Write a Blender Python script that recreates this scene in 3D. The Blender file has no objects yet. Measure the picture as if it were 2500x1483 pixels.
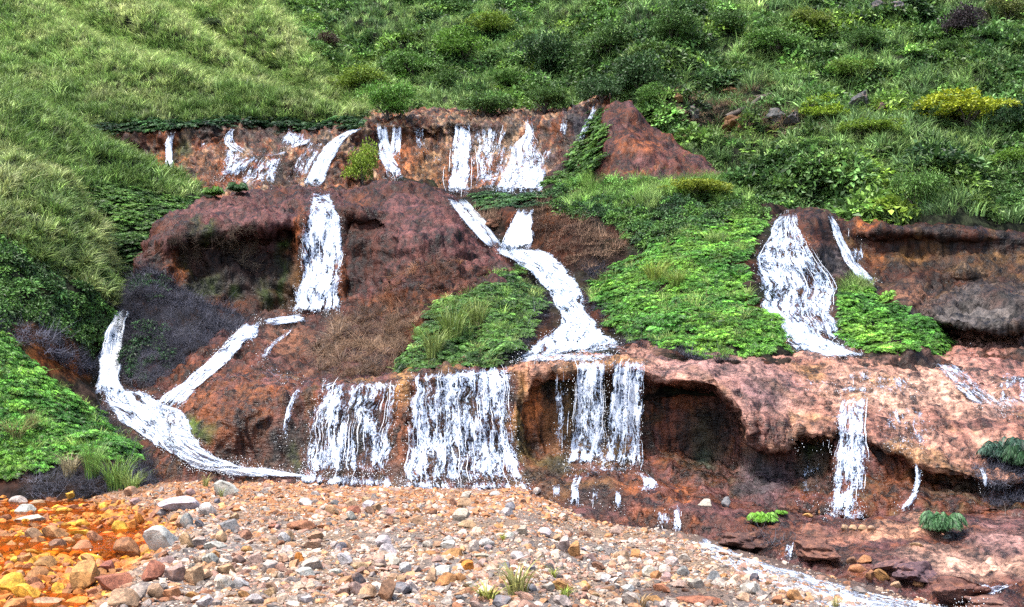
import bpy, math, random
import numpy as np
from mathutils import Vector
from mathutils.bvhtree import BVHTree

# ------------------------------------------------------------------ camera, sky, sun, exposure
F, H, VH = 3018.0, 2.6, 955.0          # focal length in photo pixels, eye height, horizon row
scene = bpy.context.scene
COL = scene.collection
cam_d = bpy.data.cameras.new('camera')
cam_d.sensor_width = 36.0
cam_d.lens = F / 2500.0 * 36.0
cam_d.shift_y = (VH - 741.5) / 2500.0
cam_d.clip_end = 2000.0
cam = bpy.data.objects.new('camera', cam_d)
COL.objects.link(cam)
cam.location = (0, 0, H)
cam.rotation_euler = (math.pi / 2, 0, 0)
scene.camera = cam

SUN_EL, SUN_AZ = 65.0, 226.0           # azimuth clockwise from +Y: behind the camera, to the left
world = bpy.data.worlds.new('World')
scene.world = world
world.use_nodes = True
wn = world.node_tree
sky = wn.nodes.new('ShaderNodeTexSky')
sky.sky_type = 'NISHITA'
sky.sun_disc = False
sky.sun_elevation = math.radians(SUN_EL)
sky.sun_rotation = math.radians(SUN_AZ)
sky.dust_density = 3.0
bg = wn.nodes['Background']
bg.inputs['Strength'].default_value = 0.135
wn.links.new(sky.outputs[0], bg.inputs[0])
sun_d = bpy.data.lights.new('sun', 'SUN')
sun_d.energy = 2.5
sun_d.angle = math.radians(6.0)
sun_d.color = (1.0, 0.965, 0.91)
sun = bpy.data.objects.new('sun', sun_d)
COL.objects.link(sun)
_e, _a = math.radians(SUN_EL), math.radians(SUN_AZ)
_s = Vector((math.sin(_a) * math.cos(_e), math.cos(_a) * math.cos(_e), math.sin(_e)))
sun.rotation_euler = _s.to_track_quat('Z', 'Y').to_euler()
sun.location = _s * 60
vs = scene.view_settings
vs.view_transform = 'Standard'
vs.look = 'None'
vs.exposure = 1.8
vs.gamma = 1.0
vs.use_curve_mapping = False
scene.cycles.max_bounces = 4
scene.cycles.diffuse_bounces = 2
scene.cycles.glossy_bounces = 2
scene.cycles.transparent_max_bounces = 12
scene.cycles.use_denoising = False
scene.cycles.use_adaptive_sampling = True
scene.cycles.adaptive_threshold = 0.02

# ------------------------------------------------------------------ helpers
rng = np.random.default_rng(7)
random.seed(7)


def at(u, v, y):
    """photo pixel and distance to a point of the place"""
    u, v, y = np.broadcast_arrays(np.asarray(u, float), np.asarray(v, float), np.asarray(y, float))
    return np.stack([(u - 1250.0) / F * y, y, H + (VH - v) / F * y], -1)


def px(P):
    y = np.maximum(P[..., 1], 0.1)
    return P[..., 0] / y * F + 1250.0, VH - (P[..., 2] - H) / y * F


_perm = np.random.default_rng(3).permutation(256).astype(np.int64)
_perm = np.concatenate([_perm, _perm, _perm])
_grad = np.random.default_rng(4).normal(size=(256, 3))
_grad /= np.linalg.norm(_grad, axis=1)[:, None]


def noise(p, seed=0):
    p = np.asarray(p, float) + seed * 17.31
    i = np.floor(p).astype(np.int64)
    f = p - i
    w = f * f * f * (f * (f * 6 - 15) + 10)
    out = 0
    for dx in (0, 1):
        wx = w[..., 0] if dx else 1 - w[..., 0]
        for dy in (0, 1):
            wy = w[..., 1] if dy else 1 - w[..., 1]
            for dz in (0, 1):
                wz = w[..., 2] if dz else 1 - w[..., 2]
                h = _perm[_perm[_perm[(i[..., 0] + dx) & 255] + ((i[..., 1] + dy) & 255)] + ((i[..., 2] + dz) & 255)]
                g = _grad[h]
                out = out + wx * wy * wz * (g[..., 0] * (f[..., 0] - dx) + g[..., 1] * (f[..., 1] - dy) + g[..., 2] * (f[..., 2] - dz))
    return out * 1.6


def fbm(p, octv=4, seed=0, gain=0.5):
    p = np.asarray(p, float)
    s, a = 0, 1.0
    for k in range(octv):
        s = s + a * noise(p * 2.0 ** k, seed + k * 3)
        a *= gain
    return s


def ridged(p, octv=3, seed=0):
    p = np.asarray(p, float)
    s, a = 0, 1.0
    for k in range(octv):
        s = s + a * (0.5 - np.abs(noise(p * 2.0 ** k, seed + k * 3)))
        a *= 0.5
    return s


def sstep(a, b, x):
    t = np.clip((x - a) / (b - a), 0, 1)
    return t * t * (3 - 2 * t)


def inpoly(U, V, poly):
    poly = np.asarray(poly, float)
    inside = np.zeros(U.shape, bool)
    x0, y0 = poly[-1]
    for x1, y1 in poly:
        c = (y1 > V) != (y0 > V)
        if y1 != y0:
            xx = (x0 - x1) * (V - y1) / (y0 - y1) + x1
            inside ^= c & (U < xx)
        x0, y0 = x1, y1
    return inside


def linedist(U, V, pts):
    """distance to a polyline, and the side (positive on its left looking along it)"""
    best = np.full(U.shape, 1e9)
    side = np.zeros(U.shape)
    for (x0, y0), (x1, y1) in zip(pts[:-1], pts[1:]):
        dx, dy = x1 - x0, y1 - y0
        t = np.clip(((U - x0) * dx + (V - y0) * dy) / (dx * dx + dy * dy), 0, 1)
        d = np.hypot(U - x0 - t * dx, V - y0 - t * dy)
        m = d < best
        best = np.where(m, d, best)
        side = np.where(m, np.sign((U - x0) * dy - (V - y0) * dx), side)
    return best, side


def smooth_axis(A, n, axis):
    for _ in range(n):
        a = np.moveaxis(A, axis, 0)
        b = a.copy()
        b[1:-1] = 0.25 * a[:-2] + 0.5 * a[1:-1] + 0.25 * a[2:]
        A = np.moveaxis(b, 0, axis)
    return A


def put(o, kind=None, label=None, cat=None, group=None):
    if kind: o['kind'] = kind
    if label: o['label'] = label
    if cat: o['category'] = cat
    if group: o['group'] = group
    return o


def mesh_np(name, verts, faces, mat=None, smooth=True, attrs=None, uvs=None):
    """verts (n,3), faces (m,k) all of one size"""
    verts = np.asarray(verts, np.float32)
    faces = np.asarray(faces, np.int32)
    me = bpy.data.meshes.new(name)
    m, k = faces.shape
    me.vertices.add(len(verts))
    me.vertices.foreach_set('co', verts.ravel())
    me.loops.add(m * k)
    me.loops.foreach_set('vertex_index', faces.ravel())
    me.polygons.add(m)
    me.polygons.foreach_set('loop_start', np.arange(0, m * k, k, dtype=np.int32))
    me.polygons.foreach_set('loop_total', np.full(m, k, np.int32))
    me.polygons.foreach_set('use_smooth', np.full(m, smooth, bool))
    if uvs is not None:
        uvl = me.uv_layers.new(name='flow')
        uvl.data.foreach_set('uv', np.asarray(uvs, np.float32)[faces.ravel()].ravel())
    for an, data in (attrs or {}).items():
        data = np.asarray(data, np.float32)
        if data.ndim == 1:
            a = me.attributes.new(an, 'FLOAT', 'POINT')
            a.data.foreach_set('value', data)
        else:
            a = me.attributes.new(an, 'FLOAT_COLOR', 'POINT')
            d4 = np.ones((len(data), 4), np.float32)
            d4[:, :3] = data[:, :3]
            a.data.foreach_set('color', d4.ravel())
    me.update(calc_edges=True)
    if mat: me.materials.append(mat)
    return me


def obj(name, me, parent=None):
    o = bpy.data.objects.new(name, me)
    COL.objects.link(o)
    if parent is not None: o.parent = parent
    return o


def grid_faces(nr, nc):
    i = np.arange(nr * nc).reshape(nr, nc)
    return np.stack([i[:-1, :-1], i[1:, :-1], i[1:, 1:], i[:-1, 1:]], -1).reshape(-1, 4)


# ------------------------------------------------------------------ materials
def mat_new(name):
    m = bpy.data.materials.new(name)
    m.use_nodes = True
    nt = m.node_tree
    nt.nodes.clear()
    return m, nt


def N(nt, t, **kw):
    n = nt.nodes.new(t)
    for k, v in kw.items():
        if k in n.inputs: n.inputs[k].default_value = v
        else: setattr(n, k, v)
    return n


def math_n(nt, op, a, b=None, clamp=False):
    n = nt.nodes.new('ShaderNodeMath')
    n.operation = op
    n.use_clamp = clamp
    for i, x in enumerate((a, b)):
        if x is None: continue
        if isinstance(x, (int, float)): n.inputs[i].default_value = x
        else: nt.links.new(x, n.inputs[i])
    return n.outputs[0]


def mix_rgb(nt, fac, a, b, blend='MIX'):
    n = nt.nodes.new('ShaderNodeMix')
    n.data_type = 'RGBA'
    n.blend_type = blend
    for s, x in ((n.inputs[0], fac), (n.inputs[6], a), (n.inputs[7], b)):
        if isinstance(x, (int, float)): s.default_value = x
        elif isinstance(x, tuple): s.default_value = (*x, 1) if len(x) == 3 else x
        else: nt.links.new(x, s)
    return n.outputs[2]


def tex(nt, vec, scale, detail=4.0, rough=0.55, mapscale=None, dist=0.0):
    if mapscale:
        mp = N(nt, 'ShaderNodeMapping')
        mp.inputs['Scale'].default_value = mapscale
        nt.links.new(vec, mp.inputs[0])
        vec = mp.outputs[0]
    n = N(nt, 'ShaderNodeTexNoise', Scale=scale, Detail=detail, Roughness=rough, Distortion=dist)
    nt.links.new(vec, n.inputs['Vector'])
    return n.outputs['Fac']


def ramp(nt, fac, a, b, lo=0.0, hi=1.0):
    n = N(nt, 'ShaderNodeMapRange')
    n.interpolation_type = 'SMOOTHSTEP'
    n.inputs['From Min'].default_value = a
    n.inputs['From Max'].default_value = b
    n.inputs['To Min'].default_value = lo
    n.inputs['To Max'].default_value = hi
    nt.links.new(fac, n.inputs[0])
    return n.outputs[0]


def mat_rock(name, rough=0.5, bump=0.5, ripple=0.0, wet=0.5, hi=1.0):
    m, nt = mat_new(name)
    pos = N(nt, 'ShaderNodeNewGeometry').outputs['Position']
    col = N(nt, 'ShaderNodeAttribute', attribute_name='Col').outputs['Color']
    n1 = tex(nt, pos, 1.3, 5, 0.6, None, 0.4)
    n2 = tex(nt, pos, 5.0, 5, 0.6, None, 0.5)
    streak = tex(nt, pos, 2.4, 4, 0.6, (2.4, 2.4, 0.22), 0.5)
    f = math_n(nt, 'ADD', math_n(nt, 'MULTIPLY', n1, 0.9), math_n(nt, 'MULTIPLY', n2, 0.7))
    f = math_n(nt, 'ADD', f, math_n(nt, 'MULTIPLY', streak, 0.9))
    fac = ramp(nt, f, 1.0, 1.55, 0.07 * hi, 1.05 * hi)
    mul = N(nt, 'ShaderNodeVectorMath', operation='SCALE')
    nt.links.new(col, mul.inputs[0])
    nt.links.new(fac, mul.inputs['Scale'])
    bs = N(nt, 'ShaderNodeBsdfPrincipled')
    nt.links.new(mul.outputs[0], bs.inputs['Base Color'])
    r = ramp(nt, n2, 0.35, 0.65, rough - 0.15, rough + 0.2)
    nt.links.new(r, bs.inputs['Roughness'])
    bs.inputs['Specular IOR Level'].default_value = wet
    h = math_n(nt, 'ADD', math_n(nt, 'MULTIPLY', n2, 0.8), math_n(nt, 'MULTIPLY', tex(nt, pos, 17.0, 3, 0.6), 0.25))
    if ripple:
        rp = tex(nt, pos, 4.0, 3, 0.6, (0.9, 1.6, 3.4), 0.8)
        h = math_n(nt, 'ADD', h, math_n(nt, 'MULTIPLY', rp, ripple))
    b = N(nt, 'ShaderNodeBump', Strength=bump, Distance=0.12)
    nt.links.new(h, b.inputs['Height'])
    nt.links.new(b.outputs[0], bs.inputs['Normal'])
    o = N(nt, 'ShaderNodeOutputMaterial')
    nt.links.new(bs.outputs[0], o.inputs[0])
    return m


def mat_leaf(name, source, trans=0.3, var=0.5, rough=0.6, tip=None):
    """source: 'inst' = colour carried by each plant of a mass, 'obj' = the object's own colour"""
    m, nt = mat_new(name)
    if source == 'inst':
        a = N(nt, 'ShaderNodeAttribute', attribute_name='tint')
        a.attribute_type = 'INSTANCER'
        col = a.outputs['Color']
    else:
        col = N(nt, 'ShaderNodeObjectInfo').outputs['Color']
    g = N(nt, 'ShaderNodeNewGeometry')
    rnd = g.outputs['Random Per Island']
    sc = ramp(nt, rnd, 0.0, 1.0, 1 - var, 1 + var)
    mul = N(nt, 'ShaderNodeVectorMath', operation='SCALE')
    nt.links.new(col, mul.inputs[0])
    nt.links.new(sc, mul.inputs['Scale'])
    c = mul.outputs[0]
    if tip:
        ta = N(nt, 'ShaderNodeAttribute', attribute_name='tip').outputs['Fac']
        c = mix_rgb(nt, math_n(nt, 'MULTIPLY', ta, 0.55), c, tip)
    bs = N(nt, 'ShaderNodeBsdfPrincipled', Roughness=rough)
    bs.inputs['Specular IOR Level'].default_value = 0.3
    nt.links.new(c, bs.inputs['Base Color'])
    tr = N(nt, 'ShaderNodeBsdfTranslucent')
    nt.links.new(c, tr.inputs[0])
    mx = N(nt, 'ShaderNodeMixShader', Fac=trans)
    nt.links.new(bs.outputs[0], mx.inputs[1])
    nt.links.new(tr.outputs[0], mx.inputs[2])
    o = N(nt, 'ShaderNodeOutputMaterial')
    nt.links.new(mx.outputs[0], o.inputs[0])
    return m


def mat_stone(name, source):
    m, nt = mat_new(name)
    if source == 'inst':
        a = N(nt, 'ShaderNodeAttribute', attribute_name='tint')
        a.attribute_type = 'INSTANCER'
        col = a.outputs['Color']
    else:
        col = N(nt, 'ShaderNodeObjectInfo').outputs['Color']
    g = N(nt, 'ShaderNodeNewGeometry')
    pos = g.outputs['Position']
    n1 = tex(nt, pos, 7.0, 6, 0.65)
    n2 = tex(nt, pos, 30.0, 4, 0.7)
    f = ramp(nt, math_n(nt, 'ADD', n1, math_n(nt, 'MULTIPLY', n2, 0.6)), 0.6, 1.05, 0.4, 1.4)
    mul = N(nt, 'ShaderNodeVectorMath', operation='SCALE')
    nt.links.new(col, mul.inputs[0])
    nt.links.new(f, mul.inputs['Scale'])
    stain = mix_rgb(nt, math_n(nt, 'MULTIPLY', ramp(nt, n1, 0.52, 0.66), 0.45), mul.outputs[0], (0.19, 0.085, 0.035))
    bs = N(nt, 'ShaderNodeBsdfPrincipled', Roughness=0.75)
    bs.inputs['Specular IOR Level'].default_value = 0.3
    nt.links.new(stain, bs.inputs['Base Color'])
    b = N(nt, 'ShaderNodeBump', Strength=0.5, Distance=0.03)
    nt.links.new(math_n(nt, 'ADD', n1, n2), b.inputs['Height'])
    nt.links.new(b.outputs[0], bs.inputs['Normal'])
    o = N(nt, 'ShaderNodeOutputMaterial')
    nt.links.new(bs.outputs[0], o.inputs[0])
    return m


def mat_ground(name):
    m, nt = mat_new(name)
    pos = N(nt, 'ShaderNodeNewGeometry').outputs['Position']
    col = N(nt, 'ShaderNodeAttribute', attribute_name='Col').outputs['Color']
    vo = N(nt, 'ShaderNodeTexVoronoi', Scale=26.0)
    nt.links.new(pos, vo.inputs['Vector'])
    n1 = tex(nt, pos, 14.0, 6, 0.7)
    peb = mix_rgb(nt, 0.55, (0.5, 0.5, 0.5), vo.outputs['Color'])
    bw = N(nt, 'ShaderNodeRGBToBW')
    nt.links.new(peb, bw.inputs[0])
    f = math_n(nt, 'MULTIPLY', ramp(nt, bw.outputs[0], 0.25, 0.75, 0.5, 1.5), ramp(nt, n1, 0.3, 0.7, 0.6, 1.4))
    mul = N(nt, 'ShaderNodeVectorMath', operation='SCALE')
    nt.links.new(col, mul.inputs[0])
    nt.links.new(f, mul.inputs['Scale'])
    bs = N(nt, 'ShaderNodeBsdfPrincipled', Roughness=0.85)
    nt.links.new(mul.outputs[0], bs.inputs['Base Color'])
    h = math_n(nt, 'ADD', math_n(nt, 'MULTIPLY', vo.outputs['Distance'], -0.8), n1)
    b = N(nt, 'ShaderNodeBump', Strength=0.8, Distance=0.03)
    nt.links.new(h, b.inputs['Height'])
    nt.links.new(b.outputs[0], bs.inputs['Normal'])
    o = N(nt, 'ShaderNodeOutputMaterial')
    nt.links.new(bs.outputs[0], o.inputs[0])
    return m


def mat_water():
    """white water: streaks of foam along the fall with clear gaps between them"""
    m, nt = mat_new('white_water')
    uv = N(nt, 'ShaderNodeUVMap', uv_map='flow').outputs[0]
    at_ = N(nt, 'ShaderNodeAttribute', attribute_name='cover')
    cov = at_.outputs['Fac']
    edge = N(nt, 'ShaderNodeAttribute', attribute_name='edge').outputs['Fac']
    a = tex(nt, uv, 1.0, 3, 0.55, (5.0, 0.95, 1.0), 0.5)
    b = tex(nt, uv, 1.0, 4, 0.6, (13.0, 4.2, 1.0), 0.9)
    c = tex(nt, uv, 1.0, 3, 0.6, (21.0, 12.0, 1.0), 1.0)
    f = math_n(nt, 'ADD', math_n(nt, 'MULTIPLY', a, 0.95), math_n(nt, 'MULTIPLY', b, 0.75))
    f = math_n(nt, 'ADD', math_n(nt, 'ADD', f, math_n(nt, 'MULTIPLY', c, 0.8)), -0.125)          # mean about 1.12
    e = math_n(nt, 'MULTIPLY', math_n(nt, 'SUBTRACT', 1.0, edge), 0.5)
    g = math_n(nt, 'SUBTRACT', math_n(nt, 'ADD', f, cov), e)           # cover about -0.3 .. 0.4
    mask = ramp(nt, g, 1.04, 1.32)
    dens = ramp(nt, g, 1.08, 1.5)
    colr = mix_rgb(nt, dens, (0.34, 0.46, 0.66), (0.82, 0.85, 0.89))
    bs = N(nt, 'ShaderNodeBsdfPrincipled', Roughness=0.35)
    bs.inputs['Specular IOR Level'].default_value = 0.5
    nt.links.new(colr, bs.inputs['Base Color'])
    tl = N(nt, 'ShaderNodeBsdfTranslucent')
    nt.links.new(colr, tl.inputs[0])
    mx0 = N(nt, 'ShaderNodeMixShader', Fac=0.25)
    nt.links.new(bs.outputs[0], mx0.inputs[1])
    nt.links.new(tl.outputs[0], mx0.inputs[2])
    bp = N(nt, 'ShaderNodeBump', Strength=0.6, Distance=0.05)
    nt.links.new(f, bp.inputs['Height'])
    nt.links.new(bp.outputs[0], bs.inputs['Normal'])
    tp = N(nt, 'ShaderNodeBsdfTransparent')
    mx = N(nt, 'ShaderNodeMixShader')
    nt.links.new(mask, mx.inputs[0])
    nt.links.new(tp.outputs[0], mx.inputs[1])
    nt.links.new(mx0.outputs[0], mx.inputs[2])
    o = N(nt, 'ShaderNodeOutputMaterial')
    nt.links.new(mx.outputs[0], o.inputs[0])
    return m


def mat_stream(name, tint, foam=0.0, clear=0.55):
    m, nt = mat_new(name)
    pos = N(nt, 'ShaderNodeNewGeometry').outputs['Position']
    n1 = tex(nt, pos, 5.0, 5, 0.6, (1.0, 0.6, 1.0), 0.6)
    n2 = tex(nt, pos, 16.0, 4, 0.6)
    bs = N(nt, 'ShaderNodeBsdfPrincipled', Roughness=0.08)
    bs.inputs['Base Color'].default_value = (*tint, 1)
    bp = N(nt, 'ShaderNodeBump', Strength=0.35, Distance=0.05)
    nt.links.new(math_n(nt, 'ADD', n1, math_n(nt, 'MULTIPLY', n2, 0.4)), bp.inputs['Height'])
    nt.links.new(bp.outputs[0], bs.inputs['Normal'])
    tp = N(nt, 'ShaderNodeBsdfTransparent')
    tp.inputs[0].default_value = (0.88, 0.52, 0.22, 1)
    mx = N(nt, 'ShaderNodeMixShader', Fac=1 - clear)
    nt.links.new(tp.outputs[0], mx.inputs[1])
    nt.links.new(bs.outputs[0], mx.inputs[2])
    o = N(nt, 'ShaderNodeOutputMaterial')
    nt.links.new(mx.outputs[0], o.inputs[0])
    return m


def mat_plain(name, col, rough=0.8, scale=20.0):
    m, nt = mat_new(name)
    pos = N(nt, 'ShaderNodeNewGeometry').outputs['Position']
    n1 = tex(nt, pos, scale, 4, 0.65)
    c = mix_rgb(nt, n1, tuple(x * 0.5 for x in col), tuple(min(1, x * 1.5) for x in col))
    bs = N(nt, 'ShaderNodeBsdfPrincipled', Roughness=rough)
    nt.links.new(c, bs.inputs['Base Color'])
    o = N(nt, 'ShaderNodeOutputMaterial')
    nt.links.new(bs.outputs[0], o.inputs[0])
    return m


M_ROCK = mat_rock('iron_stained_rock', 0.5, 1.0, 0.0, 0.18, 0.62)
M_APRON = mat_rock('wet_mineral_crust', 0.42, 0.9, 0.7, 0.28, 0.86)
M_SOIL = mat_rock('hill_soil', 0.85, 0.6, 0.0, 0.1)
M_GRAVEL = mat_ground('gravel_ground')
M_WATER = mat_water()
M_STONE_I = mat_stone('loose_stone_mass', 'inst')
M_STONE_O = mat_stone('loose_stone', 'obj')
M_GRASS_I = mat_leaf('grass_blade_mass', 'inst', 0.3, 0.45, 0.55)
M_GRASS_O = mat_leaf('grass_blade', 'obj', 0.3, 0.45, 0.55)
M_LEAF_I = mat_leaf('leaf_mass', 'inst', 0.25, 0.5, 0.5)
M_LEAF_O = mat_leaf('shrub_leaf', 'obj', 0.25, 0.5, 0.5)
M_TWIG_I = mat_leaf('twig_mass', 'inst', 0.0, 0.5, 0.9)
M_TWIG_O = mat_leaf('twig', 'obj', 0.0, 0.4, 0.9)
M_BARK = mat_plain('bark', (0.06, 0.045, 0.035))

# linear colours of the rock itself
DARK = np.array((0.030, 0.017, 0.013)); BROWN = np.array((0.125, 0.036, 0.016)); PURP = np.array((0.138, 0.053, 0.048))
RUST = np.array((0.31, 0.088, 0.022)); OCHRE = np.array((0.34, 0.17, 0.055)); PINK = np.array((0.42, 0.215, 0.165))
GREY = np.array((0.12, 0.11, 0.115)); MOSS = np.array((0.045, 0.085, 0.008)); BLUE = np.array((0.035, 0.036, 0.05))
SOIL = np.array((0.016, 0.020, 0.010)); TAN = np.array((0.30, 0.19, 0.11))

# ------------------------------------------------------------------ the terrain: lofted land forms, each at its own distance
LAY = {}


def layer(name, rows, u0, u1, du, mat, base, blobs=(), hook=None, disp=None, sm_u=3, sm_v=2, dv=None, streak=0.5, label=None):
    """rows from the back or top to the front or bottom: [(photo u, photo v, distance), ...]"""
    dv = dv or du
    uu = np.arange(u0, u1 + du, du, dtype=float)
    rv, rd = [], []
    for r in rows:
        r = np.asarray(r, float)
        rv.append(np.interp(uu, r[:, 0], r[:, 1]))
        rd.append(np.interp(uu, r[:, 0], r[:, 2]))
    rv, rd = np.array(rv), np.array(rd)
    V, D = [rv[0]], [rd[0]]
    for k in range(len(rows) - 1):
        span = np.max(np.hypot(rv[k + 1] - rv[k], (rd[k + 1] - rd[k]) * 40))
        n = max(2, int(min(span, 500) / dv))
        for j in range(1, n + 1):
            t = j / n
            V.append(rv[k] * (1 - t) + rv[k + 1] * t)
            D.append(rd[k] * (1 - t) + rd[k + 1] * t)
    V, D = np.array(V), np.array(D)
    V = smooth_axis(smooth_axis(V, sm_u, 1), sm_v, 0)
    D = smooth_axis(smooth_axis(D, sm_u + 4, 1), sm_v + 3, 0)
    U = np.broadcast_to(uu, V.shape).copy()
    if hook is not None:
        D = D + hook(U, V, D)
    P = at(U, V, D)

    def normals(P):
        gu = np.gradient(P, axis=1)
        gv = np.gradient(P, axis=0)
        n = np.cross(gv, gu)
        n /= np.maximum(np.linalg.norm(n, axis=-1, keepdims=True), 1e-9)
        flip = (n * (np.array([0, 0, H]) - P)).sum(-1) < 0
        if flip.mean() > 0.5: n = -n
        return n
    Nn = normals(P)
    if disp is not None:
        P = P + Nn * disp(P, U, V)[..., None]
    Nn = normals(P)
    # colour of the material itself
    C = base(P, U, V) if callable(base) else np.broadcast_to(base, P.shape).copy()
    wob = 26 * fbm(P * 0.9, 3, 11)
    Uw = U + wob * 0.8
    Vw = V + 26 * fbm(P * 0.9, 3, 19)
    for (bu, bv, ru, rr, c, s) in blobs:
        w = s * np.exp(-(((Uw - bu) / ru) ** 2 + ((Vw - bv) / rr) ** 2) ** 1.5)
        C = C * (1 - w[..., None]) + np.asarray(c) * w[..., None]
    if streak:
        st = fbm(P * np.array([2.6, 2.6, 0.3]), 4, 31)
        C = C * (1 + streak * st)[..., None]
    C = np.clip(C, 0.004, 0.8)
    nr, nc = U.shape
    faces = grid_faces(nr, nc)
    me = mesh_np(name, P.reshape(-1, 3), faces, mat, True, {'Col': C.reshape(-1, 3)})
    o = put(obj(name, me), 'structure', label)
    LAY[name] = dict(P=P, N=Nn, U=U, V=V, faces=faces, obj=o)
    return LAY[name]


def bumpd(U, V, bu, bv, ru, rr, k):
    return -k * np.exp(-((U - bu) / ru) ** 2 - ((V - bv) / rr) ** 2)


def rockdisp(a, sc=1.0, flute=0.0, seed=0):
    def f(P, U, V):
        Q = P + 0.35 * np.stack([noise(P * 0.9, seed + 21), noise(P * 0.9, seed + 22), noise(P * 0.9, seed + 23)], -1)
        lump = 0.25 + 0.75 * sstep(-0.35, 0.45, fbm(P * 0.4, 2, seed + 31))
        d = a * (0.9 * fbm(P * 0.5 * sc, 3, seed, 0.5) + 0.35) - a * lump * (1.5 * ridged(Q * np.array([0.9, 0.9, 0.6]) * sc, 1, seed + 5) + 0.6 * ridged(Q * np.array([2.2, 2.2, 1.3]) * sc, 1, seed + 6)
                 + 0.55 * ridged(Q * np.array([4.2, 4.2, 3.2]) * sc, 2, seed + 7))
        if flute:
            d = d - flute * (ridged(Q * np.array([2.6, 2.6, 0.28]) * sc, 2, seed + 9) - 0.5)
        return d
    return f


def rockbase(c1, c2, c3, seed=0, sc=0.7):
    def f(P, U, V):
        a = sstep(-0.45, 0.45, fbm(P * sc, 4, seed))[..., None]
        b = 0.8 * sstep(0.15, 0.75, fbm(P * sc * 1.5, 3, seed + 7))[..., None]
        c = c1 * (1 - a) + c2 * a
        return c * (1 - b) + c3 * b
    return f


def streakbase(pal, seed=0, sx=1.5, sz=0.13, k=1.3):
    pal = np.asarray(pal)

    def f(P, U, V):
        Q = P * np.array([sx, sx, sz]) + 0.5 * np.stack([noise(P * 0.8, seed + 1)] * 3, -1)
        x = np.clip((fbm(Q, 3, seed) * k * 0.5 + 0.5 + 0.18 * fbm(P * 2.0, 3, seed + 3)) * (len(pal) - 1), 0, len(pal) - 1.001)
        i = x.astype(int)
        t = (x - i)[..., None]
        return pal[i] * (1 - t) + pal[i + 1] * t
    return f


FOLDS = [([(-300, -90), (120, 20), (204, 92), (306, 136), (408, 163), (544, 204), (816, 272)], 4.5, 80),
         ([(200, -150), (357, 0), (442, 61), (551, 136), (640, 190)], 4.0, 80),
         ([(560, -120), (622, 0), (731, 85), (816, 140), (900, 215), (1010, 290)], 5.0, 90),
         ]


def back_hook(U, V, D):
    d = np.zeros(U.shape)
    for pts, k, w in FOLDS:
        dist, side = linedist(U, V, pts)
        s = dist * side                      # positive above/right of a line running down to the right
        kk = abs(k)
        if k < 0: s = s
        d += kk * np.exp(-(s / w) ** 2) * (s > 0) * np.minimum(1, s / 12.0)
        d -= 0.5 * kk * np.exp(-(s / (w * 0.8)) ** 2) * (s <= 0)
    d += bumpd(U, V, 1620, 120, 150, 150, 6) + bumpd(U, V, 2000, 400, 300, 80, 1.5) + bumpd(U, V, 1150, 130, 200, 70, 3)
    return d


layer('back_hill', [
    [(-900, -520, 108), (0, -520, 106), (700, -520, 140), (1200, -520, 150), (1500, -520, 130), (2000, -520, 112), (3400, -520, 104)],
    [(-900, 0, 74), (0, 0, 76), (300, 0, 79), (650, 0, 88), (760, 0, 96), (1100, 0, 102), (1400, 0, 98), (1550, 0, 86), (2000, 0, 80), (3400, 0, 75)],
    [(-900, 150, 65), (0, 150, 67), (400, 150, 70), (750, 150, 78), (850, 150, 86), (1100, 150, 88), (1400, 150, 82), (1500, 150, 74), (2000, 150, 70), (3400, 150, 65)],
    [(-900, 290, 59), (0, 290, 61), (300, 290, 63), (700, 290, 66), (900, 290, 69), (1000, 290, 73), (1300, 290, 72), (1480, 290, 66), (1650, 290, 62), (2000, 290, 60), (3400, 290, 57)],
    [(-900, 420, 56), (0, 420, 58), (1000, 420, 70), (1300, 420, 69), (1450, 420, 64), (1650, 420, 58), (2000, 420, 54), (3400, 420, 51)],
    [(-900, 540, 54), (1000, 540, 66), (1500, 540, 58), (1650, 540, 52.5), (1850, 540, 49.5), (2050, 540, 48.6), (3400, 540, 46)],
    [(-900, 760, 52), (1000, 760, 60), (1500, 760, 54), (1850, 760, 48), (3400, 760, 45)]],
    -900, 3400, 12, M_SOIL, rockbase(SOIL, SOIL * 1.6, np.array((0.05, 0.035, 0.02)), 2, 0.2), hook=back_hook,
    disp=lambda P, U, V: rockdisp(1.0, 0.42)(P, U, V) * (0.3 + 0.7 * sstep(620, 900, U)), streak=0.0, label='steep green hillside rising behind the upper falls')

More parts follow.
